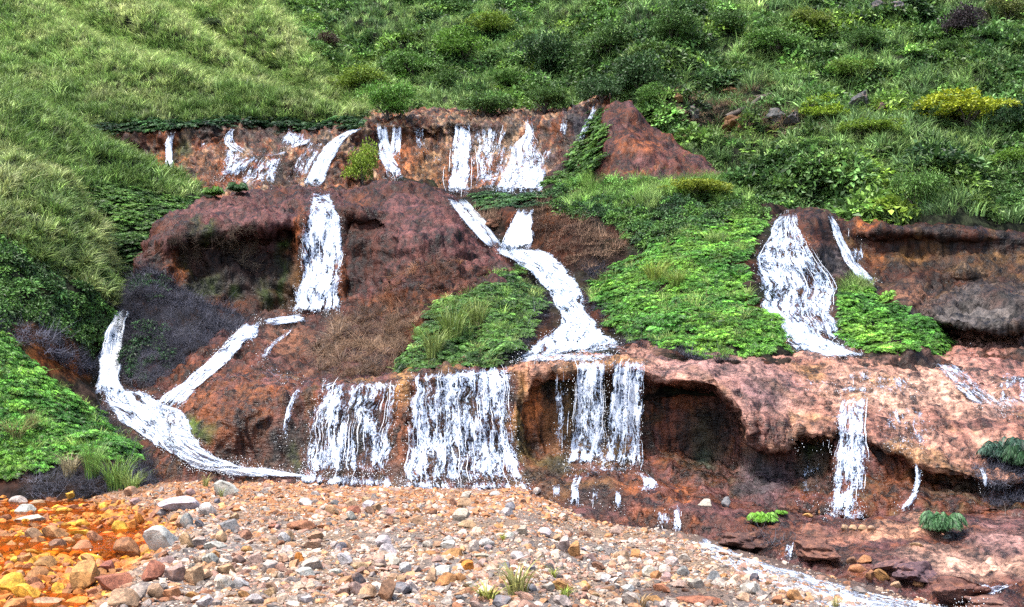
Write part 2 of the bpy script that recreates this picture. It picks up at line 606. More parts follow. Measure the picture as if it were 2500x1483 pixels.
UC_BASE = streakbase([DARK * 1.5, BROWN, RUST * 0.7, PURP, RUST * 1.15, TAN * 1.8, BROWN, GREY * 1.6, TAN * 1.6], 3, 1.3, 0.10, 1.8)
layer('upper_cliff', [
    [(180, 300, 66), (560, 285, 67), (870, 290, 69), (930, 272, 71), (1290, 268, 70), (1390, 268, 67), (1460, 235, 65), (1560, 230, 64)],
    [(180, 332, 61.5), (260, 316, 62), (380, 314, 62.4), (470, 320, 62.6), (560, 305, 63.2), (640, 318, 63.6), (700, 313, 63.5), (780, 324, 63), (850, 316, 63), (930, 297, 64.5), (1050, 295, 65), (1200, 290, 65), (1290, 289, 64.6), (1340, 291, 64.3), (1390, 284, 63), (1425, 268, 62), (1455, 250, 61.5), (1560, 246, 61)],
    [(180, 345, 61), (380, 325, 61.6), (560, 318, 62.4), (640, 335, 62.8), (780, 335, 62), (850, 328, 62), (930, 307, 63.6), (1200, 300, 64), (1290, 298, 63.6), (1390, 295, 62.2), (1455, 262, 60.6), (1560, 258, 60.4)],
    [(180, 380, 61), (400, 370, 61.6), (560, 350, 62), (700, 375, 61.2), (830, 370, 61.2), (930, 340, 63.7), (1060, 330, 64.2), (1200, 335, 63.9), (1290, 350, 62.6), (1390, 350, 61.8), (1450, 330, 59.8), (1560, 330, 59.5)],
    [(180, 440, 60), (400, 440, 60.5), (600, 440, 59.6), (700, 445, 59.6), (830, 440, 60), (950, 440, 61.6), (1060, 430, 62), (1200, 430, 62), (1290, 440, 60.4), (1390, 440, 60), (1450, 430, 58.2), (1560, 420, 57.6)],
    [(180, 520, 57), (600, 510, 57.6), (830, 490, 58), (1060, 490, 60), (1290, 495, 58.6), (1390, 490, 58), (1450, 490, 56.5), (1560, 480, 56)],
    [(180, 600, 55), (830, 590, 55.4), (1290, 600, 56), (1560, 600, 54)]],
    180, 1490, 5, M_ROCK, UC_BASE, [
        (300, 360, 90, 45, BROWN * 0.4, 0.9), (265, 326, 26, 20, RUST * 1.6, 0.95), (250, 390, 60, 30, DARK, 0.8), (415, 400, 35, 60, RUST * 1.7, 0.8), (380, 340, 20, 40, RUST, 0.8),
        (450, 370, 20, 32, MOSS, 0.95), (500, 420, 45, 60, RUST * 0.9, 0.7), (640, 335, 90, 22, DARK * 1.3, 0.9), (700, 345, 60, 22, PURP, 0.6), (560, 400, 40, 50, RUST, 0.6),
        (745, 375, 14, 34, RUST * 1.4, 0.9), (770, 400, 26, 50, GREY * 1.2, 0.8), (700, 430, 22, 40, DARK, 0.8), (850, 420, 50, 45, RUST * 0.55, 0.8), (985, 400, 34, 60, RUST * 1.9, 0.8), (1100, 297, 200, 5, TAN * 1.3, 0.9),
        (940, 330, 90, 22, BROWN * 0.6, 0.6), (1050, 420, 50, 60, OCHRE * 0.8, 0.6), (1060, 350, 50, 30, RUST * 0.8, 0.6), (1250, 360, 26, 55, TAN * 1.5, 0.8), (1160, 430, 60, 50, RUST * 1.2, 0.7),
        (1180, 320, 60, 20, GREY, 0.5), (1340, 320, 28, 34, RUST * 0.35, 0.9), (1360, 300, 30, 14, RUST, 0.7), (1410, 310, 36, 60, BLUE, 0.95), (1370, 430, 45, 60, PURP * 0.6, 0.85), (1490, 330, 40, 60, BROWN, 0.8)],
    disp=rockdisp(0.15, 1.2, 0.40, 4), streak=1.0, label='upper rust and brown rock cliff under the green hill')

layer('red_mound', [
    [(1370, 520, 60), (1440, 470, 60.5), (1468, 300, 61.5), (1545, 262, 62), (1560, 300, 61), (1640, 365, 60), (1800, 460, 58), (1880, 520, 56)],
    [(1370, 515, 57), (1440, 452, 57.6), (1462, 330, 58.4), (1474, 262, 58.8), (1490, 250, 59), (1540, 247, 59), (1562, 285, 58.6), (1640, 348, 57.4), (1700, 388, 56.2), (1800, 446, 54.6), (1880, 500, 53.6)],
    [(1370, 525, 56), (1440, 465, 56.5), (1480, 350, 56.2), (1530, 320, 56.2), (1600, 360, 56), (1700, 420, 54.8), (1800, 460, 53.8), (1880, 505, 52.8)],
    [(1370, 540, 54.8), (1530, 450, 53.2), (1700, 470, 52.4), (1880, 520, 51.6)],
    [(1370, 620, 53), (1880, 620, 50)]],
    1370, 1880, 5, M_ROCK, rockbase(PURP * 1.15, BROWN, RUST, 8, 0.8), [
        (1560, 355, 40, 22, RUST * 1.3, 0.8), (1510, 280, 30, 40, BROWN * 0.9, 0.8), (1680, 425, 60, 16, PURP * 1.2, 0.7), (1620, 430, 24, 12, GREY * 0.8, 0.7), (1460, 420, 18, 60, DARK * 1.5, 0.7)],
    disp=rockdisp(0.25, 1.4, 0.1, 6), label='reddish purple triangular rock mound beside the upper cliff')

layer('left_hill', [
    [(-900, -60, 58), (0, 200, 58), (250, 345, 58), (480, 455, 58), (620, 540, 58)],
    [(-900, 0, 52), (0, 228, 53), (100, 290, 53), (250, 375, 53.5), (400, 440, 54), (480, 480, 54.5), (520, 510, 54), (620, 570, 53)],
    [(-900, 200, 46.5), (0, 330, 48.5), (150, 400, 50), (250, 450, 51), (400, 505, 51), (480, 520, 52), (620, 600, 52)],
    [(-900, 400, 44), (0, 470, 46), (150, 520, 47.6), (250, 560, 48.6), (330, 600, 48.2), (420, 590, 49), (620, 660, 50)],
    [(-900, 640, 43), (0, 650, 44), (200, 680, 45.6), (290, 700, 46), (400, 690, 47), (620, 720, 48)],
    [(-900, 850, 42), (0, 850, 42), (200, 790, 43), (290, 762, 43.6), (330, 765, 43.8), (620, 800, 46)],
    [(-900, 980, 40), (200, 960, 41), (620, 960, 43)]],
    -900, 620, 8, M_SOIL, rockbase(SOIL, SOIL * 1.5, SOIL * 2, 4, 0.3), [(300, 740, 40, 60, DARK, 0.9)], disp=rockdisp(0.4, 0.7, 0, 12), streak=0, label='grass and fern covered hill slope at the left of the falls')

layer('grass_dome_hill', [
    [(-900, 130, 48), (0, 365, 48), (160, 430, 48.5), (237, 560, 48), (274, 672, 48), (300, 790, 47)],
    [(-900, 160, 44), (0, 392, 45), (100, 425, 45.5), (160, 452, 46), (182, 505, 45.5), (237, 582, 45), (265, 650, 44.6), (280, 760, 44.2), (300, 800, 44)],
    [(-900, 330, 41), (0, 470, 42.5), (120, 505, 43.5), (182, 555, 43.6), (237, 630, 43.4), (280, 780, 43.4), (300, 830, 43.2)],
    [(-900, 560, 39), (0, 620, 40), (120, 650, 40.8), (237, 720, 42), (280, 810, 42.6), (300, 850, 42.6)],
    [(-900, 740, 37.6), (0, 760, 38.2), (120, 790, 39.4), (237, 840, 41.2), (300, 900, 42.2)],
    [(-900, 800, 37.2), (0, 790, 37.6), (100, 830, 38.4), (200, 905, 39.6), (240, 960, 40.2), (300, 960, 41)],
    [(-900, 900, 36), (0, 880, 36), (100, 935, 37), (240, 1010, 38.6), (300, 1010, 39.6)],
    [(-900, 1080, 34.6), (300, 1100, 37)]],
    -900, 300, 7, M_SOIL, rockbase(SOIL, SOIL * 1.4, DARK, 9, 0.4), [
        (60, 820, 60, 26, BROWN * 0.9, 0.8), (130, 870, 70, 30, RUST * 0.55, 0.95), (190, 900, 40, 22, RUST * 0.7, 0.9), (200, 960, 50, 40, DARK * 1.6, 0.9), (235, 800, 40, 60, DARK, 0.9), (165, 830, 10, 26, RUST * 0.6, 0.9)],
    disp=rockdisp(0.3, 0.9, 0, 15), streak=0.2, label='rounded grassy shoulder of the hill on the left')


def mid_hook(U, V, D):
    w = 10 * fbm(np.stack([U * 0.02, V * 0.02, U * 0], -1), 3, 65)
    l1 = np.interp(U, [380, 410, 450, 560, 640, 720], [640, 605, 580, 572, 562, 548]) + w
    l2 = np.interp(U, [836, 860, 920, 990], [520, 522, 532, 600]) + w
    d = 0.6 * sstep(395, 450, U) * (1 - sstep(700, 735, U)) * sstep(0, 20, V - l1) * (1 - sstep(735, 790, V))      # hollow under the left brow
    d += 0.4 * sstep(836, 848, U) * (1 - sstep(905, 985, U)) * sstep(0, 16, V - l2) * (1 - sstep(700, 770, V))      # hollow right of the fall
    d += bumpd(U, V, 735, 620, 14, 110, 0.5)
    d += bumpd(U, V, 1030, 600, 120, 100, 1.5) + bumpd(U, V, 540, 530, 110, 34, 0.5)
    d -= 0.25 * np.exp(-((V - l1 + 18) / 22) ** 2) * sstep(400, 450, U) * (1 - sstep(690, 725, U))
    return d


layer('middle_mound', [
    [(330, 600, 53), (420, 545, 53.5), (600, 480, 55), (780, 470, 56), (960, 462, 56), (1100, 500, 54), (1250, 650, 50)],
    [(330, 640, 46), (390, 562, 47), (420, 532, 47.6), (500, 498, 48.6), (600, 478, 49.6), (700, 472, 50), (860, 470, 50.4), (960, 455, 50.4), (1040, 455, 50), (1100, 490, 48.8), (1160, 550, 47.6), (1215, 602, 46.6), (1250, 660, 46)],
    [(330, 650, 45.4), (420, 552, 46.2), (600, 505, 47.4), (730, 505, 47.4), (780, 503, 47.3), (850, 505, 47.5), (960, 490, 48), (1100, 520, 47.6), (1215, 615, 46), (1250, 670, 45.4)],
    [(330, 660, 44.8), (420, 580, 45), (600, 548, 45.6), (720, 525, 45.9), (780, 514, 45.9), (840, 516, 45.9), (960, 520, 46.2), (1100, 560, 46), (1215, 630, 45.4), (1250, 680, 44.8)],
    [(330, 690, 44.4), (420, 620, 44.8), (600, 640, 45.2), (720, 640, 45.3), (840, 630, 45.4), (960, 630, 44.6), (1100, 650, 44.4), (1215, 660, 44.6), (1250, 700, 44.4)],
    [(330, 740, 44), (420, 665, 44), (480, 705, 44), (580, 765, 44.2), (700, 778, 44.4), (830, 745, 44.2), (950, 742, 43), (1100, 722, 43), (1200, 690, 43.6), (1250, 730, 43.4)],
    [(330, 800, 43), (480, 770, 43), (580, 785, 43), (650, 785, 42.8), (740, 790, 42.6), (830, 775, 42.6), (950, 775, 42), (1100, 765, 42), (1250, 780, 42)],
    [(330, 960, 39.6), (430, 960, 38.6), (560, 880, 40), (650, 870, 40.2), (800, 870, 39.4), (950, 870, 38.8), (1250, 870, 38.5)],
    [(330, 1050, 38.5), (430, 1040, 37.4), (560, 960, 37.6), (700, 945, 37.2), (950, 930, 36.6), (1250, 900, 36)],
    [(330, 1140, 37), (700, 1040, 36), (1250, 990, 35.2)]],
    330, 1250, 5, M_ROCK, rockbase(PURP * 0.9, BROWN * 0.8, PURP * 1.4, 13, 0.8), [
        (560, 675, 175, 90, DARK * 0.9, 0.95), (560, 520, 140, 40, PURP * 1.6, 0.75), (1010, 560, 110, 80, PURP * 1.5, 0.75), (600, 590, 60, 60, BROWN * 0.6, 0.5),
        (510, 580, 16, 26, MOSS, 0.8), (475, 565, 14, 22, MOSS, 0.7), (700, 608, 14, 18, MOSS * 1.2, 0.95), (692, 690, 16, 70, MOSS * 0.6, 0.9), (650, 720, 18, 50, MOSS * 0.6, 0.9), (500, 690, 40, 30, MOSS * 0.6, 0.8), (580, 705, 14, 20, MOSS, 0.8), (450, 650, 14, 24, MOSS * 0.8, 0.7),
        (425, 665, 22, 50, RUST * 1.1, 0.8), (540, 745, 55, 26, RUST * 0.9, 0.9), (728, 570, 14, 70, RUST * 1.1, 0.85), (722, 690, 14, 70, OCHRE * 0.5, 0.8), (845, 690, 12, 50, RUST, 0.9),
        (895, 600, 52, 100, BROWN * 0.5, 0.9), (980, 468, 110, 22, BROWN * 0.7, 0.8), (870, 490, 30, 20, RUST * 0.7, 0.6), (1080, 670, 110, 34, BROWN * 1.3, 0.7), (1160, 610, 60, 30, PURP * 1.5, 0.8), (1000, 740, 150, 18, RUST * 0.95, 0.75),
        (700, 830, 60, 46, np.array((0.36, 0.15, 0.08)), 0.85), (640, 800, 60, 22, DARK * 1.6, 0.7), (560, 960, 130, 70, RUST * 0.55, 0.9), (480, 940, 60, 60, RUST * 0.8, 0.7), (850, 772, 130, 22, BROWN * 0.55, 0.9), (900, 840, 120, 50, BROWN * 0.55, 0.85), (720, 915, 60, 22, np.array((0.36, 0.17, 0.1)), 0.7)],
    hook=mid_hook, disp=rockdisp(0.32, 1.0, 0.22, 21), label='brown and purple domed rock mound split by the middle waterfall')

layer('dark_mound', [
    [(280, 800, 46), (315, 720, 46), (370, 660, 46), (500, 755, 46), (640, 830, 45)],
    [(280, 790, 43.4), (300, 725, 43.6), (330, 672, 43.8), (370, 648, 44), (420, 690, 43.8), (500, 742, 43.4), (590, 785, 43), (640, 815, 42.6)],
    [(280, 820, 42.2), (330, 740, 42), (420, 740, 42), (500, 785, 42), (590, 805, 42.4), (640, 825, 42.3)],
    [(280, 900, 41.4), (330, 870, 40.9), (420, 860, 40.7), (500, 850, 41), (590, 822, 41.8), (640, 840, 42)],
    [(280, 945, 40.6), (350, 935, 40), (420, 915, 40), (500, 880, 40.6), (590, 840, 41.4), (640, 860, 41.6)],
    [(280, 1020, 39.6), (420, 1000, 39.2), (640, 930, 40.6)]],
    280, 640, 5, M_SOIL, rockbase(DARK, BLUE * 0.8, BROWN * 0.6, 5, 0.8), [(420, 930, 60, 24, BROWN * 0.9, 0.8), (310, 890, 30, 60, DARK * 0.5, 0.9)], disp=rockdisp(0.22, 1.2, 0, 25), streak=0.2, label='dark scrub covered mound between the small left fall and the slanting chute')


def center_hook(U, V, D):
    d = bumpd(U, V, 1140, 800, 150, 90, 1.3) + bumpd(U, V, 1250, 690, 60, 60, 0.7)
    d += bumpd(U, V, 1680, 740, 210, 105, 1.5) + bumpd(U, V, 1700, 600, 110, 70, 0.9) + bumpd(U, V, 1560, 500, 200, 45, 1.2) + bumpd(U, V, 1420, 580, 80, 50, 0.7)
    # the bed of the central stream
    dist, _ = linedist(U, V, [(1120, 490), (1200, 580), (1260, 615), (1340, 680), (1400, 760), (1390, 830), (1360, 900)])
    d += 0.55 * np.exp(-(dist / 55) ** 2)
    d += 4.0 * (1 - sstep(880, 1010, U)) + 4.0 * sstep(1880, 1990, U) * (1 - 0.5 * sstep(820, 870, V))
    return d


layer('central_slope', [
    [(860, 430, 60), (1150, 445, 62), (1300, 450, 61), (1420, 445, 59), (1650, 440, 57), (1850, 470, 55), (2150, 480, 56)],
    [(860, 500, 53), (1090, 482, 57.6), (1150, 480, 57.4), (1240, 490, 56.8), (1300, 490, 56), (1450, 462, 55.4), (1650, 455, 52.6), (1850, 505, 49.4), (2150, 505, 51)],
    [(860, 540, 50), (1150, 530, 54), (1225, 515, 54), (1240, 512, 52.5), (1300, 508, 52), (1310, 505, 51.6), (1450, 520, 51), (1650, 530, 48.6), (1850, 560, 46.6), (2150, 560, 48)],
    [(860, 620, 46), (1150, 580, 50), (1215, 596, 49.6), (1235, 605, 50), (1300, 612, 50), (1310, 608, 49.2), (1450, 620, 47.6), (1650, 620, 45.6), (1850, 640, 43.8), (2150, 650, 45)],
    [(860, 740, 43), (1150, 700, 43.6), (1250, 680, 45.4), (1330, 690, 46), (1450, 700, 45), (1650, 720, 42.6), (1850, 740, 41.4), (2150, 760, 41)],
    [(860, 850, 38.9), (1150, 840, 38.9), (1330, 800, 40.6), (1420, 800, 40.8), (1500, 815, 39.8), (1650, 840, 37.8), (1950, 860, 37.4), (2150, 860, 37.4)],
    [(860, 935, 36.5), (1150, 905, 36), (1250, 893, 36.1), (1400, 884, 36.3), (1550, 868, 36.6), (1650, 870, 36.2), (1950, 888, 36), (2150, 890, 36)],
    [(860, 1010, 35.2), (1400, 975, 35.2), (2150, 975, 35.2)]],
    860, 2150, 7, M_SOIL, rockbase(SOIL, DARK, BROWN * 0.6, 17, 0.5), [
        (1180, 540, 60, 60, DARK, 0.8), (1330, 540, 40, 50, RUST * 0.35, 0.9), (1360, 600, 60, 40, BROWN * 0.6, 0.8), (1330, 840, 40, 50, BROWN * 0.6, 0.9), (1560, 860, 60, 22, PINK * 0.8, 0.9), (1250, 540, 30, 22, BROWN, 0.8), (960, 800, 120, 70, BROWN * 0.7, 0.8)],
    hook=center_hook, disp=rockdisp(0.25, 1.0, 0, 27), streak=0.2, label='fern covered slope on both sides of the central white stream')


def right_hook(U, V, D):
    d = -2.2 * (1 - sstep(0.75, 1.1, np.hypot((U - 2420) / 165, (V - 760) / 56))) + bumpd(U, V, 2165, 795, 110, 62, 1.0) + bumpd(U, V, 2360, 660, 60, 24, 0.9) + bumpd(U, V, 2220, 730, 50, 30, 0.8)
    d += 0.4 * sstep(2065, 2100, U) * sstep(562, 590, V) * (1 - sstep(640, 700, V))
    d += bumpd(U, V, 1985, 560, 45, 60, 0.9)
    return d


layer('right_cliff', [
    [(1790, 700, 52), (1830, 600, 52), (1920, 530, 52), (2010, 530, 52), (2060, 548, 53), (2500, 570, 52), (3300, 560, 50)],
    [(1790, 690, 46.6), (1830, 600, 47), (1870, 545, 47.3), (1920, 514, 47.4), (2010, 516, 47.4), (2040, 540, 47.2), (2070, 548, 47), (2150, 549, 46.6), (2300, 560, 46.3), (2450, 570, 46), (3300, 575, 44)],
    [(1790, 700, 45.6), (1830, 620, 46), (1870, 560, 46.4), (1920, 526, 46.6), (2010, 528, 46.4), (2070, 560, 46.2), (2150, 558, 45.6), (2300, 570, 45.4), (2450, 580, 45.1), (3300, 585, 43)],
    [(1790, 720, 44.6), (1850, 640, 44.4), (1930, 610, 44), (2010, 600, 44.6), (2070, 620, 45.4), (2150, 620, 45.6), (2300, 625, 45.4), (2450, 630, 45), (3300, 630, 43)],
    [(1790, 760, 42.8), (1850, 715, 42.2), (1960, 700, 42), (2060, 680, 43.6), (2150, 690, 44.6), (2300, 690, 44.4), (2450, 690, 43.9), (3300, 690, 42)],
    [(1790, 820, 40.4), (1850, 790, 40), (1960, 780, 39.9), (2060, 770, 40.8), (2150, 765, 42), (2300, 755, 42.8), (2450, 750, 42.6), (3300, 750, 41)],
    [(1790, 870, 38.4), (1900, 850, 38.2), (2050, 850, 38.2), (2150, 850, 38.6), (2300, 830, 40), (2450, 822, 40.4), (3300, 815, 39)],
    [(1790, 915, 36.8), (1950, 885, 36.8), (2050, 876, 37.2), (2150, 880, 37.4), (2300, 865, 38.6), (2450, 850, 39.2), (3300, 850, 38)],
    [(1790, 1000, 35.4), (2300, 960, 36.4), (3300, 960, 36)]],
    1790, 3300, 6, M_ROCK, rockbase(BROWN * 0.55, DARK * 1.6, OCHRE * 0.5, 33, 0.9), [
        (1860, 640, 24, 110, DARK * 1.3, 0.8), (1985, 560, 40, 50, BROWN * 0.8, 0.7), (1960, 590, 40, 26, RUST * 0.8, 0.5), (2110, 552, 40, 10, RUST * 1.5, 0.9), (2030, 640, 36, 40, GREY * 0.9, 0.8),
        (2220, 640, 34, 22, OCHRE * 0.9, 0.8), (2130, 640, 30, 40, RUST * 0.6, 0.7), (2270, 610, 50, 20, OCHRE * 0.4, 0.6), (2400, 650, 90, 30, OCHRE * 0.5, 0.6), (2360, 655, 50, 14, TAN * 0.8, 0.8),
        (2390, 762, 160, 46, np.array((0.15, 0.13, 0.12)), 0.97), (2215, 735, 50, 30, np.array((0.33, 0.15, 0.085)), 0.9), (1940, 790, 50, 30, np.array((0.34, 0.14, 0.08)), 0.85), (2000, 730, 40, 40, np.array((0.30, 0.15, 0.1)), 0.6), (2400, 840, 200, 22, PINK * 1.4, 0.95), (2040, 880, 120, 14, PINK * 1.3, 0.9), (2160, 800, 100, 60, SOIL, 0.9)],
    hook=right_hook, disp=rockdisp(0.28, 1.1, 0.2, 35), streak=0.8, label='dark brown cliff and grey rounded rock at the right of the falls')


LIP_U = [380, 740, 1000, 1250, 1285, 1300, 1340, 1400, 1560, 1600, 1740, 1790, 1815, 1850, 1925, 1945, 2030, 2045, 2110, 2200, 2300, 2400, 3300]
LIP_V = [1060, 960, 930, 905, 985, 935, 912, 906, 907, 930, 936, 985, 1040, 1092, 1096, 1064, 1068, 1050, 1066, 1112, 1150, 1180, 1165]
LIP_D = [0.0, 0.0, 0.0, 0.0, 0.1, 0.5, 0.65, 0.65, 0.65, 0.9, 1.3, 1.4, 1.1, 0.8, 1.0, 1.1, 0.9, 0.3, 0.35, 0.6, 0.75, 0.7, 0.7]


def lip_wave(U, V):
    P = np.stack([U * 0.016, V * 0.016, U * 0], -1)
    return np.interp(U, LIP_U, LIP_V) + 12 * fbm(P, 3, 61)


def low_hook(U, V, D):
    lv = lip_wave(U, V)
    dep = np.interp(U, LIP_U, LIP_D)
    base = np.interp(U, [380, 1300, 1600, 1740, 1850, 3300], [1180, 1165, 1165, 1195, 1238, 1240])
    d = dep * sstep(0, 16, V - lv) * (1 - sstep(base - 75, base - 5, V))
    d -= np.minimum(0.3, dep * 0.5) * np.exp(-((V - lv + 18) / 20) ** 2)
    d += bumpd(U, V, 985, 1040, 24, 120, 0.3) + bumpd(U, V, 1265, 1020, 18, 120, 0.3)
    d += bumpd(U, V, 560, 1040, 110, 90, 0.7)
    # hanging knobs under the brow on the right
    for ku, kv, kw, kh in ((1835, 1020, 16, 40), (1865, 1045, 14, 46), (1890, 1065, 12, 40), (1915, 1050, 14, 46), (1815, 1000, 14, 34)):
        d += bumpd(U, V, ku, kv, kw, kh, 0.55)
    return d


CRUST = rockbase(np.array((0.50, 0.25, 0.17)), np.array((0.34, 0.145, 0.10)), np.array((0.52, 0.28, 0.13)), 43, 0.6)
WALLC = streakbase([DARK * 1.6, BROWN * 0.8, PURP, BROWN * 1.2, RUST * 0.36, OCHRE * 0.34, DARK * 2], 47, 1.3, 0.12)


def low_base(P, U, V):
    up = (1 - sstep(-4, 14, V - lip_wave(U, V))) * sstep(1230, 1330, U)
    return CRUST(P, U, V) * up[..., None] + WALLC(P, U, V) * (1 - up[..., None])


def low_disp(P, U, V):
    d = rockdisp(0.13, 1.1, 0.22, 41)(P, U, V)
    ap = sstep(1450, 1700, U) * (1 - sstep(1040, 1120, V))
    d = d * (1 - 0.65 * ap) + ap * (0.10 * ridged(P * np.array([1.3, 1.8, 6.0]), 3, 44) + 0.13 * fbm(P * np.array([0.9, 1.4, 2.0]), 3, 47))
    # small hanging knobs along the brow on the right
    k = np.exp(-((U - 1870) / 90) ** 2 - ((V - 1060) / 60) ** 2)
    return d + k * 0.25 * fbm(P * np.array([2.2, 2.2, 0.8]), 3, 49)


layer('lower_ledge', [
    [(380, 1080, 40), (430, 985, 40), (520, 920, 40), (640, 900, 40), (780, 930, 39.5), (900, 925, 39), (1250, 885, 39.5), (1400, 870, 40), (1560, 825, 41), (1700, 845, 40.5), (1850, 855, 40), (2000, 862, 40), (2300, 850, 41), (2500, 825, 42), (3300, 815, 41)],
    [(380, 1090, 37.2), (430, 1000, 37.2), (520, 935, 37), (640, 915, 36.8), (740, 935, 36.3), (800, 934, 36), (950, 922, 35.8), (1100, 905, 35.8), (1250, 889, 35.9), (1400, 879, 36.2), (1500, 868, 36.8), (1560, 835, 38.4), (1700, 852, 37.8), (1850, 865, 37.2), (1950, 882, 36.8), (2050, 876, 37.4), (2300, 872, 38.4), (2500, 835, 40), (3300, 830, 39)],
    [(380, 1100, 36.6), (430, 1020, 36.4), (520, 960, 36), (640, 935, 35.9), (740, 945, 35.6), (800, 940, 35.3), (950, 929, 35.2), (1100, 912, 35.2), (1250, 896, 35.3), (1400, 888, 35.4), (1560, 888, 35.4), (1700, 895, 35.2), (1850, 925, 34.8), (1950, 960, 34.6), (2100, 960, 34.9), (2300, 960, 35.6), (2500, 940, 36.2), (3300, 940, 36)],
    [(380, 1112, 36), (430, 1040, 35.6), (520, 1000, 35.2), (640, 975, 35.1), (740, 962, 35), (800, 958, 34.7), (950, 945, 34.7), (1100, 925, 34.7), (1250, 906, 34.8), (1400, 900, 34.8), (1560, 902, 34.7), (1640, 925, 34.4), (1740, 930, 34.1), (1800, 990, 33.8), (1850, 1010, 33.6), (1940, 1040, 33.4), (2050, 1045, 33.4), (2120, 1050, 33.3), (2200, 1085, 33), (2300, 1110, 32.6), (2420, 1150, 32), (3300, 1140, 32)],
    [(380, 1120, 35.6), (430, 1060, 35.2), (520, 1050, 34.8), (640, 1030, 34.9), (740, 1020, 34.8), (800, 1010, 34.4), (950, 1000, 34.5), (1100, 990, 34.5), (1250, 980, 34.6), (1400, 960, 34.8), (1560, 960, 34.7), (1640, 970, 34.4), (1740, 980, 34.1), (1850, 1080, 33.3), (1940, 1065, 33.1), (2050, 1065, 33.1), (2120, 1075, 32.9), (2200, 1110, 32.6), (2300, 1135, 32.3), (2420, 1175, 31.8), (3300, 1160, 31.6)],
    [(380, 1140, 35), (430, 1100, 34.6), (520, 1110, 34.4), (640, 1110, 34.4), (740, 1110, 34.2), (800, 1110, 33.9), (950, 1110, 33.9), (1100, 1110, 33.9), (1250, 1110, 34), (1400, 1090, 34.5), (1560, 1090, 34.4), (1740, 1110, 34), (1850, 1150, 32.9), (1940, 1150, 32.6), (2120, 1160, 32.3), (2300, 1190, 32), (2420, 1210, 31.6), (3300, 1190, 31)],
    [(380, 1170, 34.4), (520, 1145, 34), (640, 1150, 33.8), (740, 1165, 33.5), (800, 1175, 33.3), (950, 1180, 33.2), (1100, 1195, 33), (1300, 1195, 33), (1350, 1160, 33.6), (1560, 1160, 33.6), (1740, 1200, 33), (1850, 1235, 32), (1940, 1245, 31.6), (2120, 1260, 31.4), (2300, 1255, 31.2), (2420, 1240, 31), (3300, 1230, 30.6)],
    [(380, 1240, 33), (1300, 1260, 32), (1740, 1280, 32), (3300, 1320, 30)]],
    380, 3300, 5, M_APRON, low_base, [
        (560, 1050, 150, 90, RUST * 0.45, 0.9), (480, 980, 60, 50, RUST * 0.8, 0.7), (640, 950, 80, 26, RUST * 0.8, 0.7), (700, 1080, 60, 70, DARK * 1.3, 0.9), (720, 1110, 16, 30, MOSS * 0.6, 0.8), (480, 1050, 34, 18, MOSS * 1.4, 0.9), (600, 1100, 60, 30, BROWN * 0.5, 0.8),
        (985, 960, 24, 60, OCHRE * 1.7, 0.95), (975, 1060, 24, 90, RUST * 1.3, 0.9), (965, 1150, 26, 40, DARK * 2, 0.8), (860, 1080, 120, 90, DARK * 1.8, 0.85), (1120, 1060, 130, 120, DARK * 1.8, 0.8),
        (1090, 920, 24, 14, OCHRE, 0.8), (900, 935, 30, 12, OCHRE * 0.9, 0.8), (1265, 980, 16, 90, OCHRE * 1.2, 0.95), (1285, 1060, 14, 80, np.array((0.14, 0.11, 0.03)), 0.9),
        (1330, 890, 90, 20, np.array((0.52, 0.24, 0.13)), 0.8), (1470, 890, 110, 14, OCHRE * 1.6, 0.8), (1300, 1000, 12, 60, RUST * 2.0, 0.95), (1335, 1040, 36, 80, RUST * 0.6, 0.9), (1350, 935, 40, 26, MOSS * 0.5, 0.85), (1450, 1030, 110, 90, np.array((0.17, 0.12, 0.05)), 0.8), (1350, 1130, 50, 30, np.array((0.09, 0.075, 0.03)), 0.8),
        (1640, 1050, 40, 100, BROWN * 0.95, 0.8), (1720, 1070, 60, 90, np.array((0.04, 0.036, 0.018)), 0.85), (1700, 970, 50, 30, RUST * 0.5, 0.6), (1720, 1130, 26, 40, np.array((0.02, 0.05, 0.03)), 0.7),
        (1720, 890, 140, 40, np.array((0.34, 0.18, 0.165)), 0.8), (1860, 960, 100, 60, np.array((0.25, 0.135, 0.13)), 0.9), (1810, 1000, 24, 26, np.array((0.32, 0.16, 0.12)), 0.8), (1870, 1060, 60, 40, PURP * 1.2, 0.8), (1860, 1170, 80, 60, np.array((0.085, 0.062, 0.072)), 0.9), (1970, 910, 50, 20, OCHRE * 1.1, 0.8),
        (2230, 960, 200, 60, np.array((0.74, 0.44, 0.31)), 0.65), (2420, 900, 120, 40, np.array((0.30, 0.13, 0.11)), 0.7), (2280, 1020, 60, 20, np.array((0.2, 0.07, 0.05)), 0.7), (2450, 990, 60, 22, np.array((0.5, 0.3, 0.24)), 0.6), (2370, 1040, 50, 16, PURP * 1.3, 0.7), (2150, 930, 60, 14, OCHRE, 0.6), (1985, 1035, 40, 22, np.array((0.36, 0.17, 0.08)), 0.8),
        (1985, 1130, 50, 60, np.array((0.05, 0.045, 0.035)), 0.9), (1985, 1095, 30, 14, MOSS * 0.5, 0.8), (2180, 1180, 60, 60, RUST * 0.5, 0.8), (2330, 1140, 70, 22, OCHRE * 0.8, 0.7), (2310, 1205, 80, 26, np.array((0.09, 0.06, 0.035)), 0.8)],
    hook=low_hook, disp=low_disp, label='lower rock ledge with its overhanging rust and pink mineral crust')

